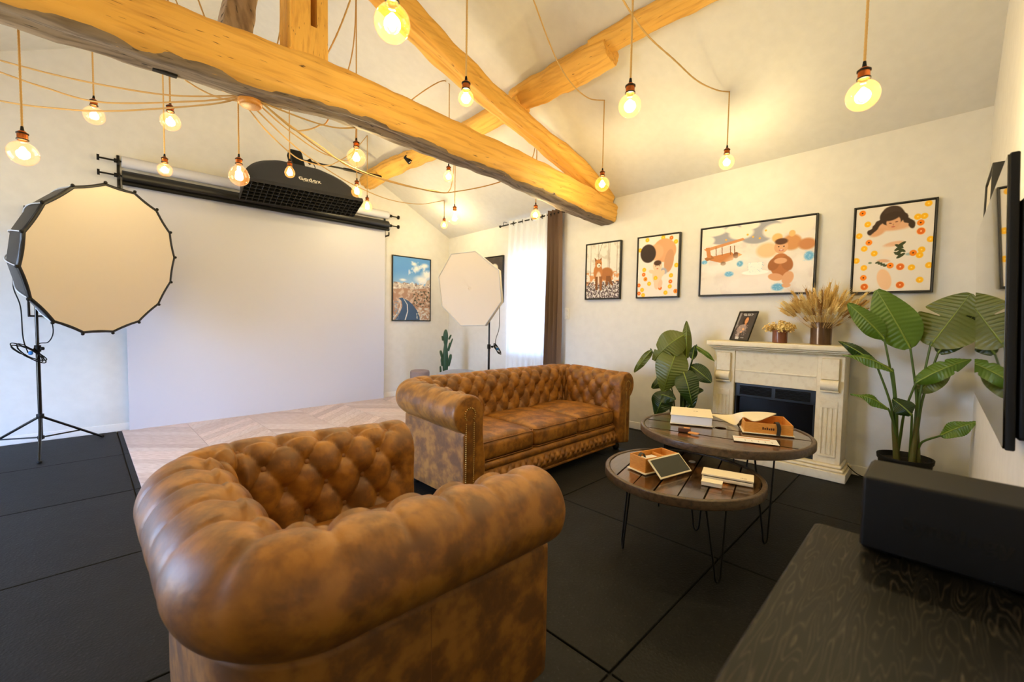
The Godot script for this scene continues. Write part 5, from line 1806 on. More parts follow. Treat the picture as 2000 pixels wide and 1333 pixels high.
func pic_road() -> ImageTexture:
	var p := Pic.new(300, 440, Color(0.38, 0.60, 0.85))
	for y in 8:
		p.ell(0.5, 0.42, 0.9, 0.28 - 0.03 * y, Color(0.62, 0.76, 0.90), 0.9, 0.0, 0.2)
	for q in [[0.85, 0.10, 0.14, 0.05], [0.62, 0.16, 0.12, 0.07], [0.55, 0.09, 0.10, 0.04], [0.92, 0.25, 0.22, 0.10], [0.75, 0.33, 0.25, 0.08], [0.25, 0.36, 0.12, 0.03]]:
		p.ell(q[0], q[1], q[2], q[3], Color(0.90, 0.91, 0.92), 0.7)
	p.mottle(0.4, 0.05, 1, 0.4, Color(0.93, 0.93, 0.94), 0.014, 15, 0.1, 0.7)
	p.poly([[0, 0.42], [0.1, 0.40], [0.22, 0.42], [0.3, 0.395], [0.42, 0.42], [0.5, 0.40], [0.6, 0.43], [0.75, 0.41], [0.85, 0.44], [0.92, 0.34], [1, 0.32], [1, 0.6], [0, 0.6]], Color(0.76, 0.72, 0.68))
	p.mottle(0, 0.40, 1, 0.56, Color(0.50, 0.42, 0.40), 0.03, 16, 0.05, 0.8)
	p.mottle(0, 0.40, 1, 0.50, Color(0.95, 0.93, 0.90), 0.025, 17, 0.15, 0.8)
	p.poly([[0, 0.52], [0.3, 0.49], [0.6, 0.50], [1, 0.46], [1, 1], [0, 1]], Color(0.66, 0.53, 0.45))
	p.mottle(0, 0.47, 1, 1, Color(0.82, 0.76, 0.70), 0.02, 18, 0.0, 0.7)
	p.mottle(0.5, 0.52, 1, 0.78, Color(0.22, 0.24, 0.20), 0.045, 19, 0.12, 0.9)
	p.poly([[0.05, 1], [0.18, 0.88], [0.24, 0.78], [0.22, 0.70], [0.14, 0.655], [0.24, 0.645], [0.40, 0.69], [0.52, 0.75], [0.66, 0.86], [0.74, 1]], Color(0.27, 0.36, 0.48))
	p.poly([[0.30, 1], [0.37, 0.86], [0.36, 0.75], [0.26, 0.655], [0.275, 0.655], [0.38, 0.75], [0.395, 0.86], [0.33, 1]], Color(0.85, 0.85, 0.85))
	p.poly([[0.0, 0.97], [0.13, 0.87], [0.19, 0.77], [0.15, 0.69], [0.17, 0.69], [0.21, 0.77], [0.15, 0.88], [0.0, 1]], Color(0.80, 0.80, 0.80))
	p.mottle(0.62, 0.80, 1, 1, Color(0.80, 0.80, 0.78), 0.04, 22, 0.0, 0.9)
	p.mottle(0, 0.7, 0.14, 1, Color(0.48, 0.56, 0.66), 0.04, 23, 0.0, 0.8)
	return p.tex()

func pic_portrait() -> ImageTexture:
	var p := Pic.new(180, 250, Color(0.27, 0.24, 0.23))
	p.poly([[0, 0], [0.13, 0], [0.10, 0.5], [0, 0.7]], Color(0.60, 0.58, 0.57), 0.8)
	p.ell(0.52, 0.35, 0.20, 0.22, Color(0.17, 0.13, 0.12), 0.4)
	p.ell(0.55, 0.30, 0.12, 0.15, Color(0.80, 0.55, 0.36), 0.3)
	p.ell(0.54, 0.46, 0.10, 0.06, Color(0.75, 0.48, 0.30), 0.4)
	for x in [0.50, 0.60]:
		p.ell(x, 0.31, 0.02, 0.01, Color(0.15, 0.08, 0.05), 0.4)
	p.ell(0.42, 0.60, 0.30, 0.17, Color(0.58, 0.50, 0.47), 0.2, -0.3)
	p.mottle(0.1, 0.45, 0.75, 0.85, Color(0.72, 0.64, 0.60), 0.06, 31, 0.05, 0.6)
	p.ell(0.52, 0.62, 0.09, 0.05, Color(0.86, 0.66, 0.48), 0.4, 0.4)
	p.ell(0.45, 0.72, 0.07, 0.05, Color(0.82, 0.60, 0.44), 0.4, -0.4)
	p.ell(0.30, 0.85, 0.12, 0.16, Color(0.62, 0.56, 0.54), 0.4, 0.3)
	p.poly([[0.24, 0.90], [0.44, 0.90], [0.44, 0.99], [0.24, 0.99]], Color(0.80, 0.78, 0.76), 0.9)
	return p.tex()

func pic_dark() -> ImageTexture:
	var p := Pic.new(160, 230, Color(0.27, 0.25, 0.24))
	p.mottle(0, 0, 1, 1, Color(0.33, 0.30, 0.28), 0.02, 35, 0.0, 0.6)
	p.ell(0.62, 0.25, 0.20, 0.12, Color(0.86, 0.82, 0.76), 0.25)
	p.ell(0.60, 0.36, 0.16, 0.13, Color(0.86, 0.60, 0.42), 0.25)
	p.ell(0.45, 0.62, 0.30, 0.22, Color(0.80, 0.72, 0.66), 0.3)
	return p.tex()

func pic_plain() -> ImageTexture:
	var p := Pic.new(160, 230, Color(0.87, 0.85, 0.80))
	p.ell(0.5, 0.5, 0.3, 0.3, Color(0.75, 0.68, 0.60), 0.6)
	p.ell(0.5, 0.35, 0.15, 0.12, Color(0.55, 0.40, 0.32), 0.5)
	return p.tex()

# a thin board with the print on its face
func print_panel(called: String, t: Transform3D, w: float, h: float, th: float, tex: Texture2D, parent: Node3D) -> MeshInstance3D:
	var m := mat(called + str(M.size()), Color.WHITE, 0.55)
	m.albedo_texture = tex
	m.metallic_specular = 0.3
	var q := b()
	var a := q.vert(t * Vector3(-w / 2, -h / 2, 0), Vector2(0, 1))
	var c := q.vert(t * Vector3(w / 2, -h / 2, 0), Vector2(1, 1))
	var d := q.vert(t * Vector3(w / 2, h / 2, 0), Vector2(1, 0))
	var e := q.vert(t * Vector3(-w / 2, h / 2, 0), Vector2(0, 0))
	q.quad(a, c, d, e)
	var a2 := q.vert(t * Vector3(-w / 2, -h / 2, -th), Vector2(0.01, 0.99))
	var c2 := q.vert(t * Vector3(w / 2, -h / 2, -th), Vector2(0.99, 0.99))
	var d2 := q.vert(t * Vector3(w / 2, h / 2, -th), Vector2(0.99, 0.01))
	var e2 := q.vert(t * Vector3(-w / 2, h / 2, -th), Vector2(0.01, 0.01))
	var f := [[a, c, d, e], [a2, c2, d2, e2]]
	for k in 4:
		var k2 := (k + 1) % 4
		var i0 := q.vert(q.v[f[0][k]], q.uv[f[0][k]])
		var i1 := q.vert(q.v[f[0][k2]], q.uv[f[0][k2]])
		var i2 := q.vert(q.v[f[1][k2]], q.uv[f[1][k2]])
		var i3 := q.vert(q.v[f[1][k]], q.uv[f[1][k]])
		q.quad(i1, i0, i3, i2)
	return obj(called, q, m, parent, true)

func framed(label: String, at: Vector3, turn: float, w: float, h: float, depth: float, rail: float, tex: Texture2D, group := "") -> Node3D:
	var t := thing("framed_picture", label, "picture", at, turn, group)
	var m := b()
	m.bx(Vector3(-w / 2 + rail / 2, 0, depth / 2), Vector3(rail, h, depth), 0.002)
	m.bx(Vector3(w / 2 - rail / 2, 0, depth / 2), Vector3(rail, h, depth), 0.002)
	m.bx(Vector3(0, -h / 2 + rail / 2, depth / 2), Vector3(w - 2 * rail, rail, depth), 0.002)
	m.bx(Vector3(0, h / 2 - rail / 2, depth / 2), Vector3(w - 2 * rail, rail, depth), 0.002)
	obj("frame", m, M.black_frame, t)
	obj("backing", b().bx(Vector3(0, 0, 0.006), Vector3(w - 2 * rail + 0.002, h - 2 * rail + 0.002, 0.01), 0.001), M.black_frame, t)
	print_panel("print", Transform3D(Basis(), Vector3(0, 0, depth - 0.009)), w - 2 * rail - 0.012, h - 2 * rail - 0.012, depth - 0.02, tex, t)
	return t

func build_pictures():
	framed("black framed print of a tan dog standing in woodland", Vector3(3.285, 1.944, 0.001), 0, 0.52, 0.725, 0.042, 0.012, pic_dog())
	framed("black framed print of parent and baby among orange slices", Vector3(4.025, 1.944, 0.001), 0, 0.52, 0.725, 0.042, 0.012, pic_father())
	framed("wide black framed print of smiling child with toy biplane and clouds", Vector3(5.025, 1.947, 0.001), 0, 1.04, 0.725, 0.042, 0.012, pic_plane())
	framed("black framed print of woman in milk bath with citrus slices", Vector3(6.055, 1.939, 0.001), 0, 0.515, 0.735, 0.042, 0.012, pic_bath())
	framed("dark framed portrait print between octagonal softbox and window", Vector3(1.195, 1.945, 0.001), 0, 0.51, 0.745, 0.04, 0.012, pic_dark())
	framed("tall black framed print of desert road under blue sky", Vector3(0.001, 1.79, 0.78), PI / 2, 0.745, 1.075, 0.03, 0.012, pic_road())
	framed("black framed print half hidden behind the round softbox", Vector3(0.001, 1.79, 4.775), PI / 2, 0.67, 1.08, 0.03, 0.012, pic_plain())
	framed("deep black framed canvas beyond the television", Vector3(RW - 0.001, 1.79, 1.145), -PI / 2, 0.51, 0.725, 0.05, 0.012, pic_plain())

# ---------------------------------------------------------------- television wall
func build_tv_corner():
	var tv := thing("television", "large black wall television with glossy mirror like screen", "television", Vector3(6.495, 1.372, 2.15), -PI / 2)
	var tilt := Basis(Vector3.RIGHT, 0.036)
	var W := 1.49
	var H := 0.84
	obj("screen", b().box(Transform3D(tilt, Vector3(0, 0, 0) + tilt * Vector3(0, 0, -0.003)), Vector3(W - 0.008, H - 0.008, 0.006), 0.001), screen_mat(), tv)
	obj("bezel", b().box(Transform3D(tilt, tilt * Vector3(0, 0, -0.014)), Vector3(W, H, 0.020), 0.003), M.black_plastic, tv)
	obj("back_housing", b().box(Transform3D(tilt, tilt * Vector3(0, -0.05, -0.038)), Vector3(W - 0.02, H - 0.16, 0.028), 0.008), M.black_plastic, tv)
	obj("wall_mount", b().bx(Vector3(0, 0, -0.055), Vector3(0.4, 0.3, 0.026), 0.004), M.black_steel, tv)
	# console
	var co := thing("console_table", "black open grained wooden console table along the television wall", "console", Vector3(6.368, 0, 4.70))
	var y := 0.81
	var x0 := -0.198
	var x1 := 0.198
	var z0 := -1.245
	var z1 := 1.245
	var poly := PackedVector2Array()
	for c in [[x0, z0, 1, 1, 2], [x1, z0, -1, 1, 3], [x1, z1, -1, -1, 0], [x0, z1, 1, -1, 1]]:
		for i in 7:
			var a: float = PI / 2 * c[4] + PI / 2 * i / 6.0
			poly.append(Vector2(c[0] + c[2] * 0.02, c[1] + c[3] * 0.02) + Vector2(cos(a), sin(a)) * 0.02)
	var top := b()
	# rounded slab: outline inset on the top edge
	var rows := []
	for r in [[0.006, -0.038], [0.0, -0.032], [0.0, -0.005], [0.0015, -0.0015], [0.005, 0.0]]:
		var row := PackedVector3Array()
		for p in poly:
			var ins := Vector2(p.x * (1.0 - r[0] / 0.2), p.y * (1.0 - r[0] / 1.25))
			row.append(Vector3(ins.x, y + r[1], ins.y))
		rows.append(row)
	top.grid(rows, false, true, false)
	for e in [0, rows.size() - 1]:
		var ids := []
		for p in rows[e]:
			ids.append(top.vert(p))
		top.face(ids, Vector3(0, y - 0.019, 0))
	obj("top_board", top, M.console_wood, co)
	for z in [z0 + 0.05, 0.0, z1 - 0.05]:
		obj("upright_panel", b().bx(Vector3(0.03, (y - 0.038) / 2, z), Vector3(0.32, y - 0.038, 0.03), 0.003), M.console_wood, co)
	obj("lower_shelf", b().bx(Vector3(0.03, 0.18, 0), Vector3(0.32, 0.03, 2.39), 0.003), M.console_wood, co)
	# storage box with debossed lettering on its side
	var ns := thing("network_storage_box", "matt black network storage box standing on the console", "storage box", Vector3(6.4075, y, 3.465))
	var s := Vector3(0.285, 0.158, 0.17)
	obj("case", b().bx(Vector3(0, 0.008 + s.y / 2, 0), s, 0.007), M.black_plastic, ns)
	for sx in [-1, 1]:
		for sz in [-1, 1]:
			obj("foot", b().lathe([Vector2(0.001, 0.0), Vector2(0.011, 0.0), Vector2(0.011, 0.0085), Vector2(0.001, 0.0085)], 14, Transform3D(Basis(), Vector3(sx * 0.085, 0, sz * 0.06))), M.black_gloss, ns)
	text_on("lettering", "Synology", 0.036, Transform3D(Basis(), Vector3(-0.0, 0.083, s.z / 2 + 0.0001)), mat("debossed_black", Color(0.018, 0.018, 0.02), 0.35), ns, true, 0.0008)

func screen_mat() -> StandardMaterial3D:
	var m := mat("tv_screen", Color(0.008, 0.008, 0.01), 0.03)
	m.clearcoat_enabled = true
	m.clearcoat = 1.0
	m.clearcoat_roughness = 0.02
	return m

# ---------------------------------------------------------------- studio lights
func softbox_shell(n: int, front: float, rear: float, deep: float) -> Array:
	# ring rows from the front lip back to the mount, along -z
	var rows := []
	for r in [[front, 0.0], [front * 0.995, -0.012], [lerpf(front, rear, 0.12), -deep * 0.30], [lerpf(front, rear, 0.36), -deep * 0.58], [lerpf(front, rear, 0.68), -deep * 0.82], [rear, -deep]]:
		var row := []
		for k in n:
			var a := TAU * (k + 0.5) / n
			row.append(Vector3(cos(a) * r[0], sin(a) * r[0], r[1]))
		rows.append(row)
	return rows

func light_stand(t: Node3D, base: Vector3, h: float, feet: Array, hub: float):
	obj("pole", b().rod(base + Vector3(0, hub - 0.22, 0), base + Vector3(0, h * 0.55, 0), 0.015, 12), M.black_gloss, t)
	obj("upper_pole", b().rod(base + Vector3(0, h * 0.55, 0), base + Vector3(0, h, 0), 0.012, 12), M.black_gloss, t)
	var cl := obj("clamp_collar", b().lathe([Vector2(0.001, -0.03), Vector2(0.022, -0.03), Vector2(0.024, 0.0), Vector2(0.022, 0.03), Vector2(0.001, 0.03)], 16, Transform3D(Basis(), base + Vector3(0, h * 0.55, 0))), M.black_plastic, t)
	obj("knob", b().bx(base + Vector3(0.03, h * 0.55, -0.03), Vector3(0.03, 0.028, 0.03), 0.006), M.black_plastic, cl)
	obj("hub_collar", b().lathe([Vector2(0.001, -0.02), Vector2(0.026, -0.02), Vector2(0.026, 0.02), Vector2(0.001, 0.02)], 16, Transform3D(Basis(), base + Vector3(0, hub, 0))), M.black_plastic, t)
	obj("brace_collar", b().lathe([Vector2(0.001, -0.014), Vector2(0.024, -0.014), Vector2(0.024, 0.014), Vector2(0.001, 0.014)], 16, Transform3D(Basis(), base + Vector3(0, hub - 0.2, 0))), M.black_plastic, t)
	for f in feet:
		var foot: Vector3 = f
		var hubp := base + Vector3(0, hub, 0)
		var leg := obj("leg", b().rod(hubp, foot + Vector3(0, 0.012, 0), 0.011, 10), M.black_gloss, t)
		obj("rubber_foot", b().ball(foot + Vector3(0, 0.013, 0), Vector3(0.016, 0.013, 0.016), 10, 7), M.black_plastic, leg)
		obj("brace", b().rod(base + Vector3(0, hub - 0.2, 0), hubp.lerp(foot, 0.62), 0.007, 8), M.black_steel, leg)

func cable_bundle(t: Node3D, c: Vector3, s: float, sd: int):
	var r := RandomNumberGenerator.new()
	r.seed = sd
	var m := b()
	for k in 4:
		var pts := []
		var tilt := r.randf_range(-0.3, 0.3) + 0.7
		for i in 28:
			var a := TAU * i / 28
			var w := s * (0.45 + 0.2 * r.randf() * 0.3)
			var q := Vector2(cos(a) * s * (0.9 + 0.12 * k), sin(a) * w * 0.6).rotated(-tilt)
			pts.append(c + Vector3(-0.2 * q.x, q.y, -q.x) + Vector3(0.006 * k, 0, 0.004 * k))
		m.tube(pts, 0.0045, 6, false, 0.0, 0, true)
	obj("coiled_cable", m, M.black_plastic, t)
	obj("cable_tie", b().bx(c, Vector3(0.035, 0.035, 0.03), 0.008), M.blue_tape, t)

func build_studio_lights():
	# large round softbox on its tripod
	var base := Vector3(0.467, 0, 5.03)
	var st := thing("light_stand", "black tripod light stand under the large round softbox", "light stand")
	var feet := [Vector3(0.949, 0, 5.021), Vector3(0.219, 0, 4.611), Vector3(0.235, 0, 5.455)]
	light_stand(st, base, 1.75, feet, 0.33)
	cable_bundle(st, on_x(60, 690, 0.50), 0.11, 3)
	obj("hanging_cable", tube_mesh([on_x(30, 520, 0.5), on_x(26, 560, 0.5), on_x(40, 600, 0.5), on_x(45, 660, 0.5), on_x(55, 690, 0.5)], 0.0045), M.black_plastic, st)
	obj("hanging_cable", tube_mesh([on_x(93, 600, 0.46), on_x(104, 645, 0.46), on_x(95, 668, 0.46), on_x(76, 672, 0.46), on_x(60, 690, 0.5)], 0.0045), M.black_plastic, st)
	var sb := thing("round_softbox", "large round sixteen rib softbox with cream front diffuser", "softbox")
	var yaw := deg_to_rad(40.5)
	var pit := deg_to_rad(-11.2)
	var nrm := Vector3(cos(yaw) * cos(pit), sin(pit), -sin(yaw) * cos(pit))
	sb.transform = Transform3D(Basis.looking_at(-nrm, Vector3.UP), Vector3(1.02, 1.77, 4.547))
	var rows := softbox_shell(16, 0.675, 0.10, 0.66)
	for k in 16:
		var pn := b()
		var a := []
		for r in rows:
			a.append(PackedVector3Array([r[k], r[(k + 1) % 16]]))
		pn.grid(a)
		var inn := []
		for r in rows:
			inn.append(PackedVector3Array([r[k] * 0.992, r[(k + 1) % 16] * 0.992]))
		pn.grid(inn, false, false, true)
		obj("panel", pn, M.black_nylon, sb)
		var pts := []
		for r in rows:
			pts.append(r[k] * 1.004)
		var rib := obj("rib", tube_mesh(pts, 0.005, 14, 6), M.silver_edge, sb)
		obj("rib_tip", b().ball(rows[0][k] * 1.012, Vector3(0.014, 0.014, 0.012), 8, 6), M.black_plastic, rib)
	# black lip and the diffuser drawn slightly concave
	var lip := []
	var dif := []
	for k in 16:
		var p0: Vector3 = rows[0][k]
		var p1: Vector3 = rows[0][(k + 1) % 16]
		for j in 6:
			var q := p0.lerp(p1, j / 6.0)
			# cloth pulls in between the ribs
			var pull := 0.010 * sin(PI * j / 6.0)
			lip.append(q * (1.0 - pull))
	var lm := b()
	var lr := []
	for r in [[1.004, -0.02], [1.006, 0.004], [0.975, 0.004], [0.972, -0.004]]:
		var row := PackedVector3Array()
		for q in lip:
			row.append(Vector3(q.x * r[0], q.y * r[0], r[1]))
		lr.append(row)
	lm.grid(lr, false, true, true)
	obj("lip", lm, M.black_nylon, sb)
	var dm := b()
	var dr := []
	for f in [0.976, 0.9, 0.75, 0.55, 0.3, 0.05]:
		var row := PackedVector3Array()
		for q in lip:
			row.append(Vector3(q.x * f, q.y * f, 0.001 - 0.012 * (1.0 - f * f)))
		dr.append(row)
	dm.grid(dr, false, true, true)
	var ids := []
	for q in dr[-1]:
		ids.append(dm.vert(q))
	dm.face(ids, Vector3(0, 0, -1))
	obj("diffuser", dm, M.diffuser_cloth, sb)
	var hd := b().lathe([Vector2(0.001, 0), Vector2(0.06, 0), Vector2(0.065, 0.02), Vector2(0.065, 0.2), Vector2(0.05, 0.22), Vector2(0.001, 0.22)], 24, Transform3D(Basis(Vector3.RIGHT, -PI / 2), Vector3(0, 0, -0.64)))
	obj("lamp_head", hd, M.black_plastic, sb)
	obj("yoke", b().bx(Vector3(0, -0.09, -0.74), Vector3(0.03, 0.10, 0.04), 0.006), M.black_plastic, sb)
	# octagonal softbox by the corner
	var px := [[881, 495.5], [928, 490], [975, 528], [980, 589.5], [948, 636.5], [899.6, 637.4], [862.6, 598], [856, 541]]
	var oc := at_depth(917, 564, 5.2)
	var on := Vector3(0.40, 0.05, 0.915).normalized()
	var ob := thing("octagonal_softbox", "pale octagonal softbox near the cactus and window", "softbox")
	ob.transform = Transform3D(Basis.looking_at(-on, Vector3.UP), oc)
	var inv := ob.transform.affine_inverse()
	var corners := []
	for q in px:
		var d := ray(q[0], q[1])
		var k := (oc - CAM).dot(on) / d.dot(on)
		corners.append(inv * (CAM + d * k))
	var orow := []
	for r in [[1.0, 0.0], [1.0, -0.05], [0.8, -0.2], [0.45, -0.36], [0.16, -0.42]]:
		var row := PackedVector3Array()
		for q in corners:
			row.append(Vector3(q.x * r[0], q.y * r[0], r[1]))
		orow.append(row)
	for k in 8:
		var pn := b()
		var a := []
		for r in orow.slice(1):
			a.append(PackedVector3Array([r[k], r[(k + 1) % 8]]))
		pn.grid(a)
		obj("panel", pn, M.black_nylon, ob)
	for k in 8:
		obj("hem", b().rod(corners[k] * Vector3(0.985, 0.985, 1) + Vector3(0, 0, 0.001), corners[(k + 1) % 8] * Vector3(0.985, 0.985, 1) + Vector3(0, 0, 0.001), 0.005, 6), M.silver_edge, ob)
	var rim := b()
	rim.grid([orow[0], orow[1]], false, true)
	obj("rim", rim, M.page_white, ob)
	var fm := b()
	var fr := []
	for f in [1.0, 0.97, 0.7, 0.4, 0.05]:
		var row := PackedVector3Array()
		for k in 8:
			for j in 3:
				var q: Vector3 = corners[k].lerp(corners[(k + 1) % 8], j / 3.0)
				row.append(Vector3(q.x * f, q.y * f, -0.002 - 0.012 * (1.0 - f) + 0.006 * sin(k * 2.0 + j + f * 7.0) * (1.0 - f)))
		fr.append(row)
	fm.grid(fr, false, true)
	var fid := []
	for q in fr[-1]:
		fid.append(fm.vert(q))
	fm.face(fid, Vector3(0, 0, -1))
	obj("diffuser", fm, M.diffuser_cloth, ob)
	obj("lamp_head", b().lathe([Vector2(0.001, 0), Vector2(0.06, 0), Vector2(0.06, 0.2), Vector2(0.001, 0.2)], 20, Transform3D(Basis(Vector3.RIGHT, -PI / 2), Vector3(0, 0, -0.42))), M.black_plastic, ob)
	var pole := at_depth(955, 680, 5.62)
	var s2 := thing("light_stand", "black light stand carrying the octagonal softbox behind the sofa", "light stand")
	var f2 := []
	for k in 3:
		f2.append(Vector3(pole.x + 0.4 * cos(0.6 + TAU * k / 3), 0, pole.z + 0.4 * sin(0.6 + TAU * k / 3)))
	light_stand(s2, Vector3(pole.x, 0, pole.z), 1.72, f2, 0.3)
	cable_bundle(s2, at_depth(971, 682, 5.55), 0.085, 9)
	obj("hanging_cable", tube_mesh([at_depth(976, 600, 5.55), at_depth(975, 640, 5.55), at_depth(968, 665, 5.55), at_depth(970, 685, 5.55)], 0.004), M.black_plastic, s2)
	# long gridded softbox on a boom from the purlin
	var gb := thing("gridded_strip_softbox", "black strip softbox with egg crate grid hanging above the paper rolls", "softbox")
	var gn := Vector3(0.45, -0.89, 0.0).normalized()
	var gl := Vector3(0, -0.03, 1).normalized()
	var gw := gl.cross(gn).normalized()
	gb.transform = Transform3D(Basis(gl, gw, gl.cross(gw)), Vector3(0.87, 2.735, 2.80))
	# local x along the length, y across, z out of the front
	var zf := 1.0 if (gl.cross(gw)).dot(gn) > 0 else -1.0
	var LX := 0.66
	var LY := 0.165
	var body := b()
	var brow := []
	for i in 9:
		var f := i / 8.0
		var row := PackedVector3Array()
		var sc := sqrt(maxf(0.0, 1.0 - pow(f * 0.93, 2.2)))
		for k in 32:
			var a := TAU * (k + 0.5) / 32
			var c := cos(a)
			var s := sin(a)
			var q := pow(pow(absf(c), 8.0) + pow(absf(s), 8.0), -1.0 / 8.0)
			row.append(Vector3(c * q * LX * lerpf(1.0, sc, 0.95), s * q * LY * lerpf(1.0, 0.35, f), -zf * 0.44 * f))
		brow.append(row)
	body.grid(brow, false, true, zf < 0)
	obj("body", body, M.black_nylon, gb)
	var grid := b()
	for i in 23:
		var x := lerpf(-LX, LX, i / 22.0)
		grid.bx(Vector3(x, 0, zf * 0.022), Vector3(0.006, LY * 2, 0.05), 0.001)
	for j in 7:
		var y := lerpf(-LY, LY, j / 6.0)
		grid.bx(Vector3(0, y, zf * 0.022), Vector3(LX * 2, 0.006, 0.05), 0.001)
	stuff(obj("egg_crate_grid", grid, M.black_nylon, gb))
	obj("inner_diffuser", b().bx(Vector3(0, 0, -zf * 0.012), Vector3(LX * 2 - 0.02, LY * 2 - 0.02, 0.004), 0.001), mat("dim_diffuser", Color(0.34, 0.32, 0.29), 0.9), gb)
	var head := obj("lamp_head", b().between(Vector3(-0.07, -0.055, -zf * 0.40), Vector3(0.07, 0.055, -zf * 0.68), 0.012), M.black_plastic, gb)
	for k in 4:
		obj("cooling_fin", b().between(Vector3(-0.075, -0.05 + 0.03 * k, -zf * 0.45), Vector3(0.075, -0.042 + 0.03 * k, -zf * 0.66), 0.002), M.black_gloss, head)
	obj("lead_loop", tube_mesh([Vector3(-0.07, 0.02, -zf * 0.55), Vector3(-0.16, 0.05, -zf * 0.54), Vector3(-0.20, 0.04, -zf * 0.46), Vector3(-0.13, 0.02, -zf * 0.40)], 0.005), M.black_plastic, gb)
	# lettering on the side panel, a hair above the cloth: found on the body's upper long side
	var mid := Vector3(-0.06, -LY, 0)
	var up_side := 1.0 if (gb.transform.basis * Vector3(0, 1, 0)).x > 0 else -1.0
	var e0 := Vector3(0, up_side * LY, 0)
	var e1 := Vector3(0, up_side * LY * lerpf(1.0, 0.35, 0.6), -zf * 0.44 * 0.6)
	var ydir := (e1 - e0).normalized()
	var zdir := Vector3(0, up_side * absf(ydir.z), signf(zf) * absf(ydir.y) * 1.0)
	zdir = (zdir - ydir * zdir.dot(ydir)).normalized()
	var xdir := ydir.cross(zdir)
	var lt := Transform3D(Basis(xdir, ydir, zdir), e0.lerp(e1, 0.62) + zdir * 0.004 + Vector3(-0.05, 0, 0))
	var lg := mat("logo_silver", Color(0.86, 0.84, 0.80), 0.5)
	text_on("lettering", "Godox", 0.085, lt, lg, gb, true, 0.002)
	obj("lettering_underline", worn_marks(lt * Transform3D(Basis(), Vector3(0, -0.042, 0)), 0.18, 0.010, 12, 14), lg, gb)
	# boom
	var bo := thing("boom_arm", "black boom arm clamped to the pale purlin holding the strip softbox", "boom arm")
	var hp: Vector3 = gb.transform * Vector3(0.0, 0, -zf * 0.58)
	var cp := on_y(752, 347, 3.33)
	obj("arm_tube", b().rod(hp, hp.lerp(cp, 0.55), 0.012, 12), M.black_steel, bo)
	obj("arm_sleeve", b().rod(hp.lerp(cp, 0.5), cp, 0.019, 12), M.black_steel, bo)
	obj("tilt_knob", b().lathe([Vector2(0.001, -0.03), Vector2(0.028, -0.03), Vector2(0.028, 0.03), Vector2(0.001, 0.03)], 14, Transform3D(Basis(Vector3.RIGHT, 0.7), hp.lerp(cp, 0.14))), M.black_plastic, bo)
	obj("purlin_clamp", b().bx(cp + Vector3(0, 0.03, 0), Vector3(0.17, 0.09, 0.11), 0.012), M.black_plastic, bo)
	for k in 3:
		obj("clamp_plate", b().bx(cp + Vector3(-0.02 + 0.05 * k, 0.085, -0.05), Vector3(0.02, 0.10, 0.10), 0.005), M.black_plastic, bo)

# ---------------------------------------------------------------- plants
func leaf_shape(p0: Vector3, p1: Vector3, w: float, face: Vector3, sag: float, fold: float, sd: int, notch := 0.0) -> Array:
	var n := 64
	var mcount := 7
	var mids := []
	for i in n + 1:
		var t := float(i) / n
		mids.append(p0.lerp(p1, t) + face * (sag * sin(PI * t)) + Vector3(0, -absf(sag) * 0.35 * t * t, 0))
	var m := b()
	var rows := []
	var r := RandomNumberGenerator.new()
	r.seed = sd
	var cut := [r.randf_range(0.45, 0.7), r.randf_range(0.6, 0.85)]
	for i in n + 1:
		var t := float(i) / n
		var d: Vector3 = (mids[mini(i + 1, n)] - mids[maxi(i - 1, 0)]).normalized()
		var s := d.cross(face).normalized()
		var f := s.cross(d).normalized()
		var half := w / 2 * pow(maxf(sin(PI * pow(0.02 + 0.96 * t, 0.80)), 0.0), 0.72) * (1.06 - 0.12 * t)
		var row := PackedVector3Array()
		for j in range(-mcount, mcount + 1):
			var u := float(j) / mcount
			var hw := half
			if notch > 0.0:
				var k := 0 if u < 0 else 1
				hw *= 1.0 - notch * exp(-pow((t - cut[k]) / 0.025, 2.0)) * absf(u)
			var wave := 0.016 * sin(t * 9.0 + sd + (2.0 if u > 0 else 0.0)) * absf(u) * absf(u)
			var vein := 0.0026 * sin(t * 95.0 + absf(u) * 7.0) * (1.0 if absf(u) > 0.1 else 0.0)
			row.append(mids[i] + s * (u * hw) + f * (-fold * absf(u) * hw + wave + vein))
		rows.append(row)
	m.grid(rows)
	var rib := b()
	var pts := []
	var rr := []
	for i in n + 1:
		pts.append(mids[i] + face * 0.001)
		rr.append(lerpf(0.006, 0.0012, float(i) / n))
	rib.tube(pts, rr, 6)
	return [m, rib, mids[0]]

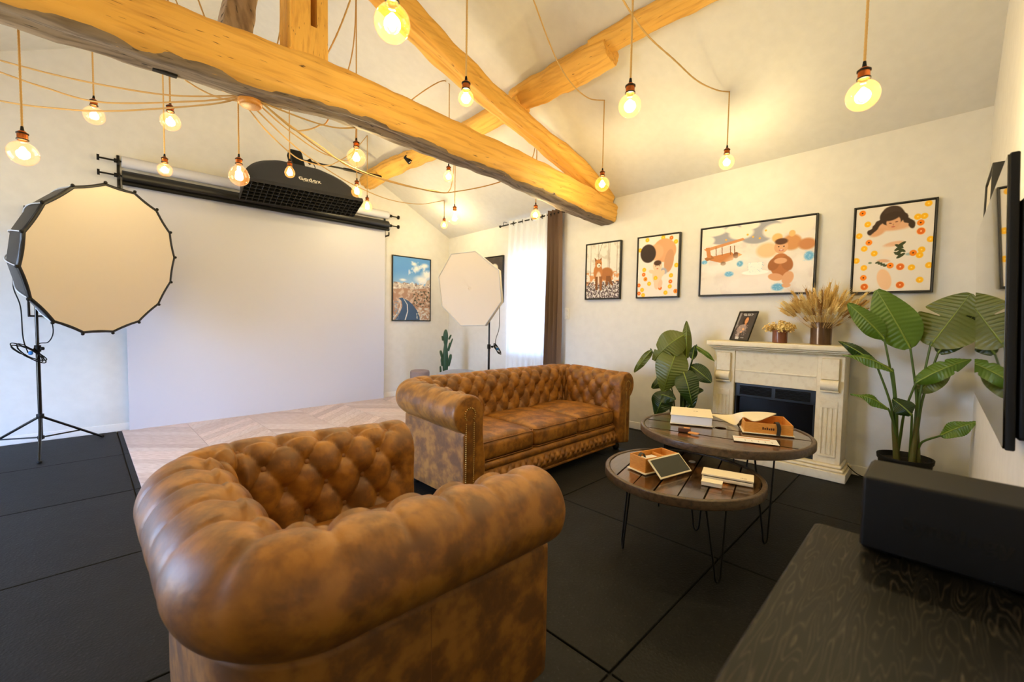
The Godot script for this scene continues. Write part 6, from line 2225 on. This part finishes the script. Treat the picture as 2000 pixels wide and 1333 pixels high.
func plant(t: Node3D, spec: Array, zbase: float, root: Vector3, spread: float, mats: Array, mouth: float):
	var k := 0
	for s in spec:
		# [base u, v, tip u, v, width, z base, z tip, sag, fold, material, notch]
		var p0 := on_z(s[0], s[1], s[5])
		var p1 := on_z(s[2], s[3], s[6])
		var face := (CAM - p0).normalized()
		face = (face + Vector3(0, s[11] if s.size() > 11 else 0.25, 0)).normalized()
		var d := (p1 - p0).normalized()
		face = (face - d * face.dot(d)).normalized()
		var sh := leaf_shape(p0, p1, s[4], face, s[7], s[8], k * 7 + 3, s[10])
		var lf := obj("leaf", sh[0], M[s[9]], t)
		obj("midrib", sh[1], M.midrib, lf)
		var a := TAU * k / spec.size()
		var foot := root + Vector3(cos(a) * spread * mouth, 0, sin(a) * spread * mouth * 0.6)
		if p0.x > root.x + 0.05:
			foot.x = root.x + spread * mouth * 0.6
		elif p0.x < root.x - 0.05:
			foot.x = root.x - spread * mouth * 0.6
		var mid := foot.lerp(p0, 0.55) + Vector3((foot.x - p0.x) * 0.18, 0.04, 0)
		var pts := curve_points([foot, foot.lerp(mid, 0.5) + Vector3(0, 0.01, 0), mid, p0, p0.lerp(p1, 0.04)], 24)
		var rr := []
		for i in 25:
			rr.append(lerpf(mats[2], 0.0055, pow(i / 24.0, 0.6)))
		var m := b()
		m.tube(pts, rr, 8)
		var st := obj("stem", m, M[mats[0]], t)
		if k % 2 == 0:
			var sheath := b()
			var q := []
			var qr := []
			for i in 9:
				q.append(pts[i])
				qr.append(lerpf(mats[2] * 1.7, mats[2] * 0.7, i / 8.0))
			sheath.tube(q, qr, 8, false)
			obj("sheath", sheath, M[mats[1]], st)
		k += 1

func flower_pot(called: String, label: String, at: Vector3, r: float, h: float) -> Node3D:
	var t := thing(called, label, "pot", at)
	obj("body", b().lathe([Vector2(0.001, 0.0), Vector2(r * 0.78, 0.0), Vector2(r * 0.80, 0.008), Vector2(r * 0.96, h - 0.03), Vector2(r, h - 0.03), Vector2(r * 1.02, h), Vector2(r * 0.95, h), Vector2(r * 0.92, h - 0.06), Vector2(0.001, h - 0.06)], 44), M.black_plastic, t)
	obj("soil", b().lathe([Vector2(0.001, h - 0.035), Vector2(r * 0.5, h - 0.030), Vector2(r * 0.93, h - 0.04), Vector2(r * 0.93, h - 0.055)], 32), M.soil, t)
	return t

func build_plants():
	var zr := 0.30
	var pc := on_z(1767, 893, zr)
	flower_pot("plant_pot", "round black nursery pot holding the tall bird of paradise plant", Vector3(pc.x, 0, zr), 0.165, pc.y + 0.005)
	var t := thing("bird_of_paradise_plant", "tall bird of paradise plant with broad paddle leaves beside the television", "plant", Vector3.ZERO)
	var root := Vector3(pc.x, pc.y - 0.03, zr)
	plant(t, [
		[1778, 681, 1712, 564, 0.275, 0.36, 0.40, 0.03, 0.12, "leaf_green", 0.0],
		[1727, 662, 1656, 590, 0.15, 0.42, 0.46, 0.04, 0.30, "leaf_green", 0.0],
		[1817, 676, 1896, 571, 0.36, 0.32, 0.36, -0.02, 0.06, "leaf_olive", 0.75],
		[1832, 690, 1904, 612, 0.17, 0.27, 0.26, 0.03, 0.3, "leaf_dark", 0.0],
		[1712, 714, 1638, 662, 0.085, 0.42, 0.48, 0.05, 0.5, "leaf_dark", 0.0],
		[1744, 726, 1646, 690, 0.085, 0.44, 0.50, 0.05, 0.5, "leaf_green", 0.0, 0.8],
		[1736, 801, 1661, 766, 0.075, 0.46, 0.52, 0.04, 0.5, "leaf_green", 0.0, 0.9],
		[1789, 748, 1897, 697, 0.13, 0.36, 0.30, 0.05, 0.3, "leaf_green", 0.3],
		[1793, 765, 1859, 717, 0.14, 0.32, 0.26, 0.01, 0.15, "leaf_olive", 0.0],
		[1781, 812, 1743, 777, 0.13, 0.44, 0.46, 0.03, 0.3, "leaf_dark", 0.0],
		[1836, 852, 1910, 823, 0.11, 0.40, 0.40, 0.015, 0.2, "leaf_green", 0.0, 0.6]], zr, root, 0.55, ["stem_green", "stem_sheath", 0.013], 0.13)
	# left of the fireplace
	var zl := 0.42
	var ql := on_z(1325, 800, zl)
	flower_pot("plant_pot", "black plant pot between sofa arm and fireplace", Vector3(ql.x, 0, zl), 0.15, 0.27)
	var u := thing("leafy_floor_plant", "dark leafy paddle leaf plant between sofa and fireplace", "plant", Vector3.ZERO)
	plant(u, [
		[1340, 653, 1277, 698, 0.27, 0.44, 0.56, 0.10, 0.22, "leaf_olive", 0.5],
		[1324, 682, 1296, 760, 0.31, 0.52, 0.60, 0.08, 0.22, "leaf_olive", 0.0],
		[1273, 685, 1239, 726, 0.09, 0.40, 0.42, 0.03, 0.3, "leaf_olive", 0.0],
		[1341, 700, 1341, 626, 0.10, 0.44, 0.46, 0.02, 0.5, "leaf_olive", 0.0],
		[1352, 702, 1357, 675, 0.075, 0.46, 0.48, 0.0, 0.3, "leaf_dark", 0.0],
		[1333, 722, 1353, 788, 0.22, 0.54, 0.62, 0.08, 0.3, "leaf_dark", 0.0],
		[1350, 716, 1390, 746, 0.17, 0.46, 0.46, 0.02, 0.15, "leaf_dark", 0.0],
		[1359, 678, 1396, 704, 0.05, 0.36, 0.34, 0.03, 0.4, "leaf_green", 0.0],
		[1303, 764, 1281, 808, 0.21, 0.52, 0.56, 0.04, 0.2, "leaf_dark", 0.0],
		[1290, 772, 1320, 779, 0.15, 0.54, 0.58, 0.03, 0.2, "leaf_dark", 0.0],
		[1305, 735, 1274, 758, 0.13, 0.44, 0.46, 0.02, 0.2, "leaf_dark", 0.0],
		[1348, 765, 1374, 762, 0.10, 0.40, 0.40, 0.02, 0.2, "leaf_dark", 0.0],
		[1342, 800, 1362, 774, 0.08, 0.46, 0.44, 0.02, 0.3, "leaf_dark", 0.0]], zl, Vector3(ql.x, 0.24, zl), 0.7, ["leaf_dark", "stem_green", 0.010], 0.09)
	# cactus near the corner
	var c0 := on_x(870, 722, 0.62)
	flower_pot("cactus_pot", "plain dark pot under the tall green cactus", Vector3(0.62, 0, c0.z), 0.15, 0.26)
	var ca := thing("column_cactus", "tall branching green column cactus between the road picture and softbox", "cactus", Vector3(0.62, 0.22, c0.z))
	var arm := func(from: Vector3, to: Vector3, r: float):
		var rows := []
		var n := 18
		var d := (to - from).normalized()
		var s := d.cross(Vector3(0.3, 0, 1)).normalized()
		var o := d.cross(s)
		for i in n + 1:
			var f := float(i) / n
			var rr := r * (pow(sin(PI * (0.08 + 0.91 * f)), 0.35)) * (0.8 + 0.2 * sin(f * 5.0 + r * 90.0) * 0.5)
			var row := PackedVector3Array()
			for k in 24:
				var a := TAU * k / 24
				var q := rr * (0.80 + 0.20 * absf(cos(a * 2.5)))
				row.append(from.lerp(to, f) + (s * cos(a) + o * sin(a)) * q)
			rows.append(row)
		var m := b()
		m.grid(rows, false, true)
		return m
	var top := row_above(0.62, c0.z, 644).y - 0.22
	var mid := (row_above(0.62, c0.z, 667).y - 0.22)
	obj("trunk", arm.call(Vector3(0, 0.0, 0), Vector3(0, mid, 0), 0.055), M.cactus_green, ca)
	obj("branch", arm.call(Vector3(0, mid - 0.08, 0), Vector3(0, top, 0), 0.05), M.cactus_green, ca)
	for q in [[0.045, 0.55, 0.075, 0.69, 0.028], [-0.05, 0.42, -0.085, 0.56, 0.032], [0.06, 0.60, 0.115, 0.76, 0.020], [0.05, 0.74, 0.09, 0.82, 0.022], [-0.045, 0.72, -0.06, 0.80, 0.022], [0.05, 0.30, 0.09, 0.50, 0.036], [-0.05, 0.30, -0.06, 0.44, 0.034], [-0.075, 0.18, -0.085, 0.30, 0.024]]:
		# sideways in the picture is roughly (0.7, 0, -0.7)
		obj("branch", arm.call(Vector3(q[0] * 0.7, q[1], -q[0] * 0.7), Vector3(q[2] * 0.7, q[3], -q[2] * 0.7), q[4]), M.cactus_green, ca)

func build_poufs():
	var p := on_x(820, 733, 0.75)
	var a := thing("fur_stool", "round dusky pink fur stool by the backdrop behind the sofa", "stool", Vector3(0.75, 0, p.z))
	var h := row_above(0.75, p.z, 723).y
	obj("seat", b().lathe([Vector2(0.001, 0.12), Vector2(0.13, 0.12), Vector2(0.145, 0.14), Vector2(0.147, h - 0.03), Vector2(0.135, h - 0.008), Vector2(0.10, h), Vector2(0.001, h + 0.002)], 40), M.fur_pink, a)
	for k in 3:
		obj("leg", b().rod(Vector3(cos(TAU * k / 3) * 0.09, 0, sin(TAU * k / 3) * 0.09), Vector3(cos(TAU * k / 3) * 0.08, 0.125, sin(TAU * k / 3) * 0.08), 0.012), M.beech, a)
	var q := on_x(897, 733, 1.35)
	var g := thing("fur_pouf", "wide grey fur pouf behind the sofa under the cactus", "pouf", Vector3(1.35, 0, q.z))
	var h2 := row_above(1.35, q.z, 724).y
	obj("cushion", b().lathe([Vector2(0.001, 0.0), Vector2(0.30, 0.0), Vector2(0.35, 0.05), Vector2(0.36, h2 - 0.14), Vector2(0.33, h2 - 0.05), Vector2(0.22, h2 - 0.008), Vector2(0.001, h2)], 48), M.fur_grey, g)

# ---------------------------------------------------------------- filament pendants
const ROSE := Vector3(3.20, 2.655, 3.95)

func pendant(label: String, bulb: Vector3, r: float, pear: bool, hook: Vector3, swag: Array, power := 1.0):
	var t := thing("pendant_bulb", label, "pendant lamp", bulb, 0.0, "filament bulb pendants")
	# bulb middle is the node's place; everything is relative to it
	var L := r * 2.0
	var neck := 0.0165
	var prof := []
	var steps := 22
	var y_neck := r * (1.42 if pear else 1.22)
	var a_end := PI / 2 - asin(clampf(neck * 1.02 / r, 0, 1))
	if pear:
		a_end = 0.55
	for i in steps + 1:
		var a := lerpf(-PI / 2, a_end, float(i) / steps)
		prof.append(Vector2(maxf(cos(a) * r, 0.0005), sin(a) * r))
	if pear:
		var p0: Vector2 = prof[-1]
		for i in range(1, 9):
			var f := i / 8.0
			prof.append(Vector2(lerpf(p0.x, neck, smoothstep(0, 1, f)), lerpf(p0.y, y_neck, f)))
	else:
		prof.append(Vector2(neck, r * 1.08))
		prof.append(Vector2(neck, y_neck))
	var globe := obj("glass_globe", b().lathe(prof, 32), M.amber_glass, t)
	# glowing filament coil
	var gl := obj("filament", b().ball(Vector3(0, r * 0.08, 0), Vector3(r * 0.26, r * 0.50, r * 0.26), 12, 10), M.filament_glow, globe)
	var lamp := OmniLight3D.new()
	lamp.light_color = BULB_LIGHT
	lamp.light_energy = BULB_ENERGY * power
	lamp.light_size = 0.03
	lamp.omni_range = 20.0
	lamp.omni_attenuation = 2.0
	lamp.shadow_enabled = true
	lamp.name = "bulb_glow"
	lamp.position = Vector3(0, r * 0.08, 0)
	t.add_child(lamp)
	# socket: copper shell between dark rings
	var s0 := y_neck - 0.006
	var so := obj("socket", b().lathe([Vector2(0.001, s0), Vector2(0.021, s0), Vector2(0.022, s0 + 0.004), Vector2(0.022, s0 + 0.038), Vector2(0.015, s0 + 0.046), Vector2(0.008, s0 + 0.05), Vector2(0.001, s0 + 0.05)], 20), M.copper, t)
	for yy in [s0 + 0.001, s0 + 0.034]:
		obj("ring", b().lathe([Vector2(0.020, yy - 0.003), Vector2(0.0255, yy - 0.003), Vector2(0.0255, yy + 0.003), Vector2(0.020, yy + 0.003)], 20), M.dark_bronze, so)
	obj("cord_grip", b().lathe([Vector2(0.0075, s0 + 0.048), Vector2(0.0085, s0 + 0.052), Vector2(0.006, s0 + 0.072), Vector2(0.0045, s0 + 0.074)], 12), M.black_plastic, so)
	# cord: straight drop, hook, swag back towards the rose
	var top := hook - bulb
	top.x = 0
	top.z = 0
	var start := Vector3(0, s0 + 0.06, 0)
	var pts := []
	var len := top.y - start.y
	var n := maxi(10, int(len / 0.006))
	n = mini(n, 260)
	for i in n + 1:
		pts.append(start.lerp(top, float(i) / n))
	var m := b()
	m.tube(pts, 0.0056, 8, true, 190.0, 2)
	obj("cord", m, M.jute, t)
	if swag.size() > 1:
		var c := []
		for q in swag:
			c.append(q - bulb)
		var cp := curve_points(c, 16 * (c.size() - 1))
		var m2 := b()
		m2.tube(cp, 0.0056, 8, true, 190.0, 2)
		obj("swagged_cord", m2, M.jute, t)
	obj("ceiling_hook", b().ball(top + Vector3(0, 0.004, 0), Vector3(0.007, 0.010, 0.007), 8, 6), M.dark_bronze, t)

# swag given by picture points: their depth runs evenly from the first to the last
func swag_px(px: Array, d0: float, d1: float) -> Array:
	var out := []
	for i in px.size():
		out.append(at_depth(px[i][0], px[i][1], lerpf(d0, d1, float(i) / (px.size() - 1))))
	return out

func sag(a: Vector3, c: Vector3, drop: float) -> Array:
	var out := []
	for i in 7:
		var f := i / 6.0
		out.append(a.lerp(c, f) - Vector3(0, drop * 4.0 * f * (1.0 - f), 0))
	return out

func build_pendants():
	var rose := thing("ceiling_rose", "round pale wooden cord rose under the tie beam", "ceiling rose", ROSE)
	obj("disc", b().lathe([Vector2(0.001, -0.03), Vector2(0.055, -0.03), Vector2(0.066, -0.02), Vector2(0.068, 0.0), Vector2(0.066, 0.02), Vector2(0.055, 0.03), Vector2(0.001, 0.03)], 32), M.beech, rose)
	var D0 := depth_of(ROSE)
	# bulbs whose hooks are hidden above: [u, v, depth, radius px, pear, label, drop of the swag]
	for q in [
		[45, 300, 2.36, 23, false, "lowest amber globe bulb near the round softbox with a long bare cord", 0.10],
		[184, 226, 3.3, 17, false, "amber bulb hanging above the round softbox under the tie beam", 0.3],
		[333, 238, 3.1, 17, false, "amber bulb on a short drop next to the black rail plate", 0.2],
		[322, 332, 3.7, 12.5, false, "amber bulb before the softbox end of the white paper roll", 0.2],
		[467, 345, 3.2, 18, true, "pear shaped amber bulb hanging straight below the cord rose", 0.1],
		[566, 338, 4.1, 9.5, true, "little amber bulb in front of the strip softbox lamp head", 0.25]]:
		var p := at_depth(q[0], q[1], q[2])
		var h := Vector3(p.x, ceiling_y(p.x, p.z), p.z)
		pendant(q[5], p, q[3] * q[2] / FPX, q[4], h, sag(ROSE, h, q[6]), 0.52)
	# cords that leave towards bulbs beyond the frame
	for q in [[[[463, 187], [330, 186], [160, 158], [0, 118], [-170, 66]], Vector3(4.2, 0, 5.35), "amber bulb beyond the round softbox on the upper swag"], [[[463, 190], [380, 198], [200, 200], [90, 172], [0, 141], [-170, 78]], Vector3(4.9, 0, 6.0), "amber bulb beyond the round softbox on the middle swag"], [[[465, 193], [400, 205], [220, 217], [100, 211], [0, 197], [-170, 158]], Vector3(3.4, 0, 6.1), "amber bulb beyond the round softbox on the lowest swag"]]:
		var c := swag_px(q[0], D0, D0 - 0.15)
		var h := Vector3(q[1].x, ceiling_y(q[1].x, q[1].z), q[1].z)
		c.append(c[-1].lerp(h, 0.45) - Vector3(0, 0.12, 0))
		c.append(h)
		pendant(q[2], Vector3(h.x, 2.35, h.z), 0.0625, false, h, c, 0.6)
	# over the armchair and tables
	var r7 := at_depth(766, 46, 1.52)
	var h7 := Vector3(r7.x, ceiling_y(r7.x, r7.z), r7.z)
	var c7 := swag_px([[545, 215], [606, 165], [638, 108], [662, 58], [684, 0], [708, -75], [735, -180]], D0 + 0.55, D0 - 0.2)
	c7.append(h7)
	pendant("biggest amber globe bulb hanging over the armchair near the king post", r7, 0.0625, false, h7, c7)
	for q in [
		[910, 192, 2.45, 15, false, "white hot round bulb hanging just before the principal rafter", 0.3],
		[1230, 207, 2.15, 21.5, false, "amber globe bulb hanging over the sofa below the split purlin", 0.3],
		[1685, 187, 1.82, 28, false, "amber globe bulb hanging alone above the milk bath print", 0.3]]:
		var p := at_depth(q[0], q[1], q[2])
		var h := Vector3(p.x, ceiling_y(p.x, p.z), p.z)
		pendant(q[5], p, q[3] * q[2] / FPX, q[4], h, sag(Vector3(3.31, 4.45, 3.62), h, q[6]), 1.2)
	# bulbs whose hooks show on the ceiling
	var h11 := Vector3(3.98, ceiling_y(3.98, 1.14), 1.14)
	var d11 := depth_of(h11)
	pendant("amber bulb touching the end of the tie beam by wall", row_above(3.98, 1.14, 360), 0.070, false, h11, swag_px([[985, -190], [1010, -90], [1042, 0], [1085, 112], [1118, 165], [1150, 192]], 2.3, d11 - 0.12) + [h11])
	var h12 := Vector3(5.0, ceiling_y(5.0, 0.79), 0.79)
	var d12 := depth_of(h12)
	pendant("amber bulb on ceiling hook above the biplane print", row_above(5.0, 0.79, 317), 0.062, false, h12, swag_px([[1150, -120], [1212, -8], [1262, 66], [1318, 118], [1362, 158], [1400, 176]], 1.9, d12 - 0.08) + [h12])
	var h14 := Vector3(2.57, ceiling_y(2.57, 1.93), 1.93)
	var d14 := depth_of(h14)
	pendant("small amber bulb below tie beam over the octagonal softbox", row_above(2.57, 1.93, 345), 0.056, false, h14, swag_px([[510, 200], [660, 250], [760, 230], [812, 189], [850, 164], [868, 158]], D0, d14 - 0.05) + [h14])
	var h18 := Vector3(0.83, ceiling_y(0.83, 0.72), 0.72)
	var d18 := depth_of(h18)
	pendant("small bulb lower beside its pair close to the room corner", row_above(0.83, 0.72, 440), 0.054, false, h18, swag_px([[490, 204], [568, 279], [619, 318], [688, 360], [760, 390], [820, 399], [855, 394]], D0, d18 - 0.05) + [h18])
	var h16 := Vector3(0.78, ceiling_y(0.78, 1.96), 1.96)
	var d16 := depth_of(h16)
	pendant("amber bulb before the far end of the paper rolls", row_above(0.78, 1.96, 405), 0.066, true, h16, swag_px([[481, 207], [520, 255], [568, 300], [595, 315], [634, 324], [658, 317], [690, 296]], D0, d16 - 0.05) + [h16])
	for q in [
		[696, 308, 3.5, 17.5, false, "large amber globe bulb hanging behind the tie beam over the boom arm", [[508, 198], [568, 249], [592, 255], [622, 246], [645, 225], [690, 90]]],
		[697, 375, 4.9, 10.5, true, "amber bulb hanging at the grid corner of the strip softbox", [[499, 198], [568, 258], [640, 303], [690, 300]]],
		[888, 427, 5.3, 12, true, "amber bulb above the curtain rod end near the corner", [[508, 198], [568, 246], [625, 285], [694, 333], [790, 363], [844, 372], [880, 368]]],
		[1046, 420, 4.9, 10, false, "white hot bulb hanging in front of the sheer curtain", [[508, 198], [568, 247], [640, 300], [720, 340], [844, 374], [900, 373], [975, 356], [1030, 330]]]]:
		var p := at_depth(q[0], q[1], q[2])
		var h := Vector3(p.x, ceiling_y(p.x, p.z), p.z)
		var c := swag_px(q[6], D0, q[2] - 0.1)
		c.append(h)
		pendant(q[5], p, q[3] * q[2] / FPX, q[4], h, c, 0.7)
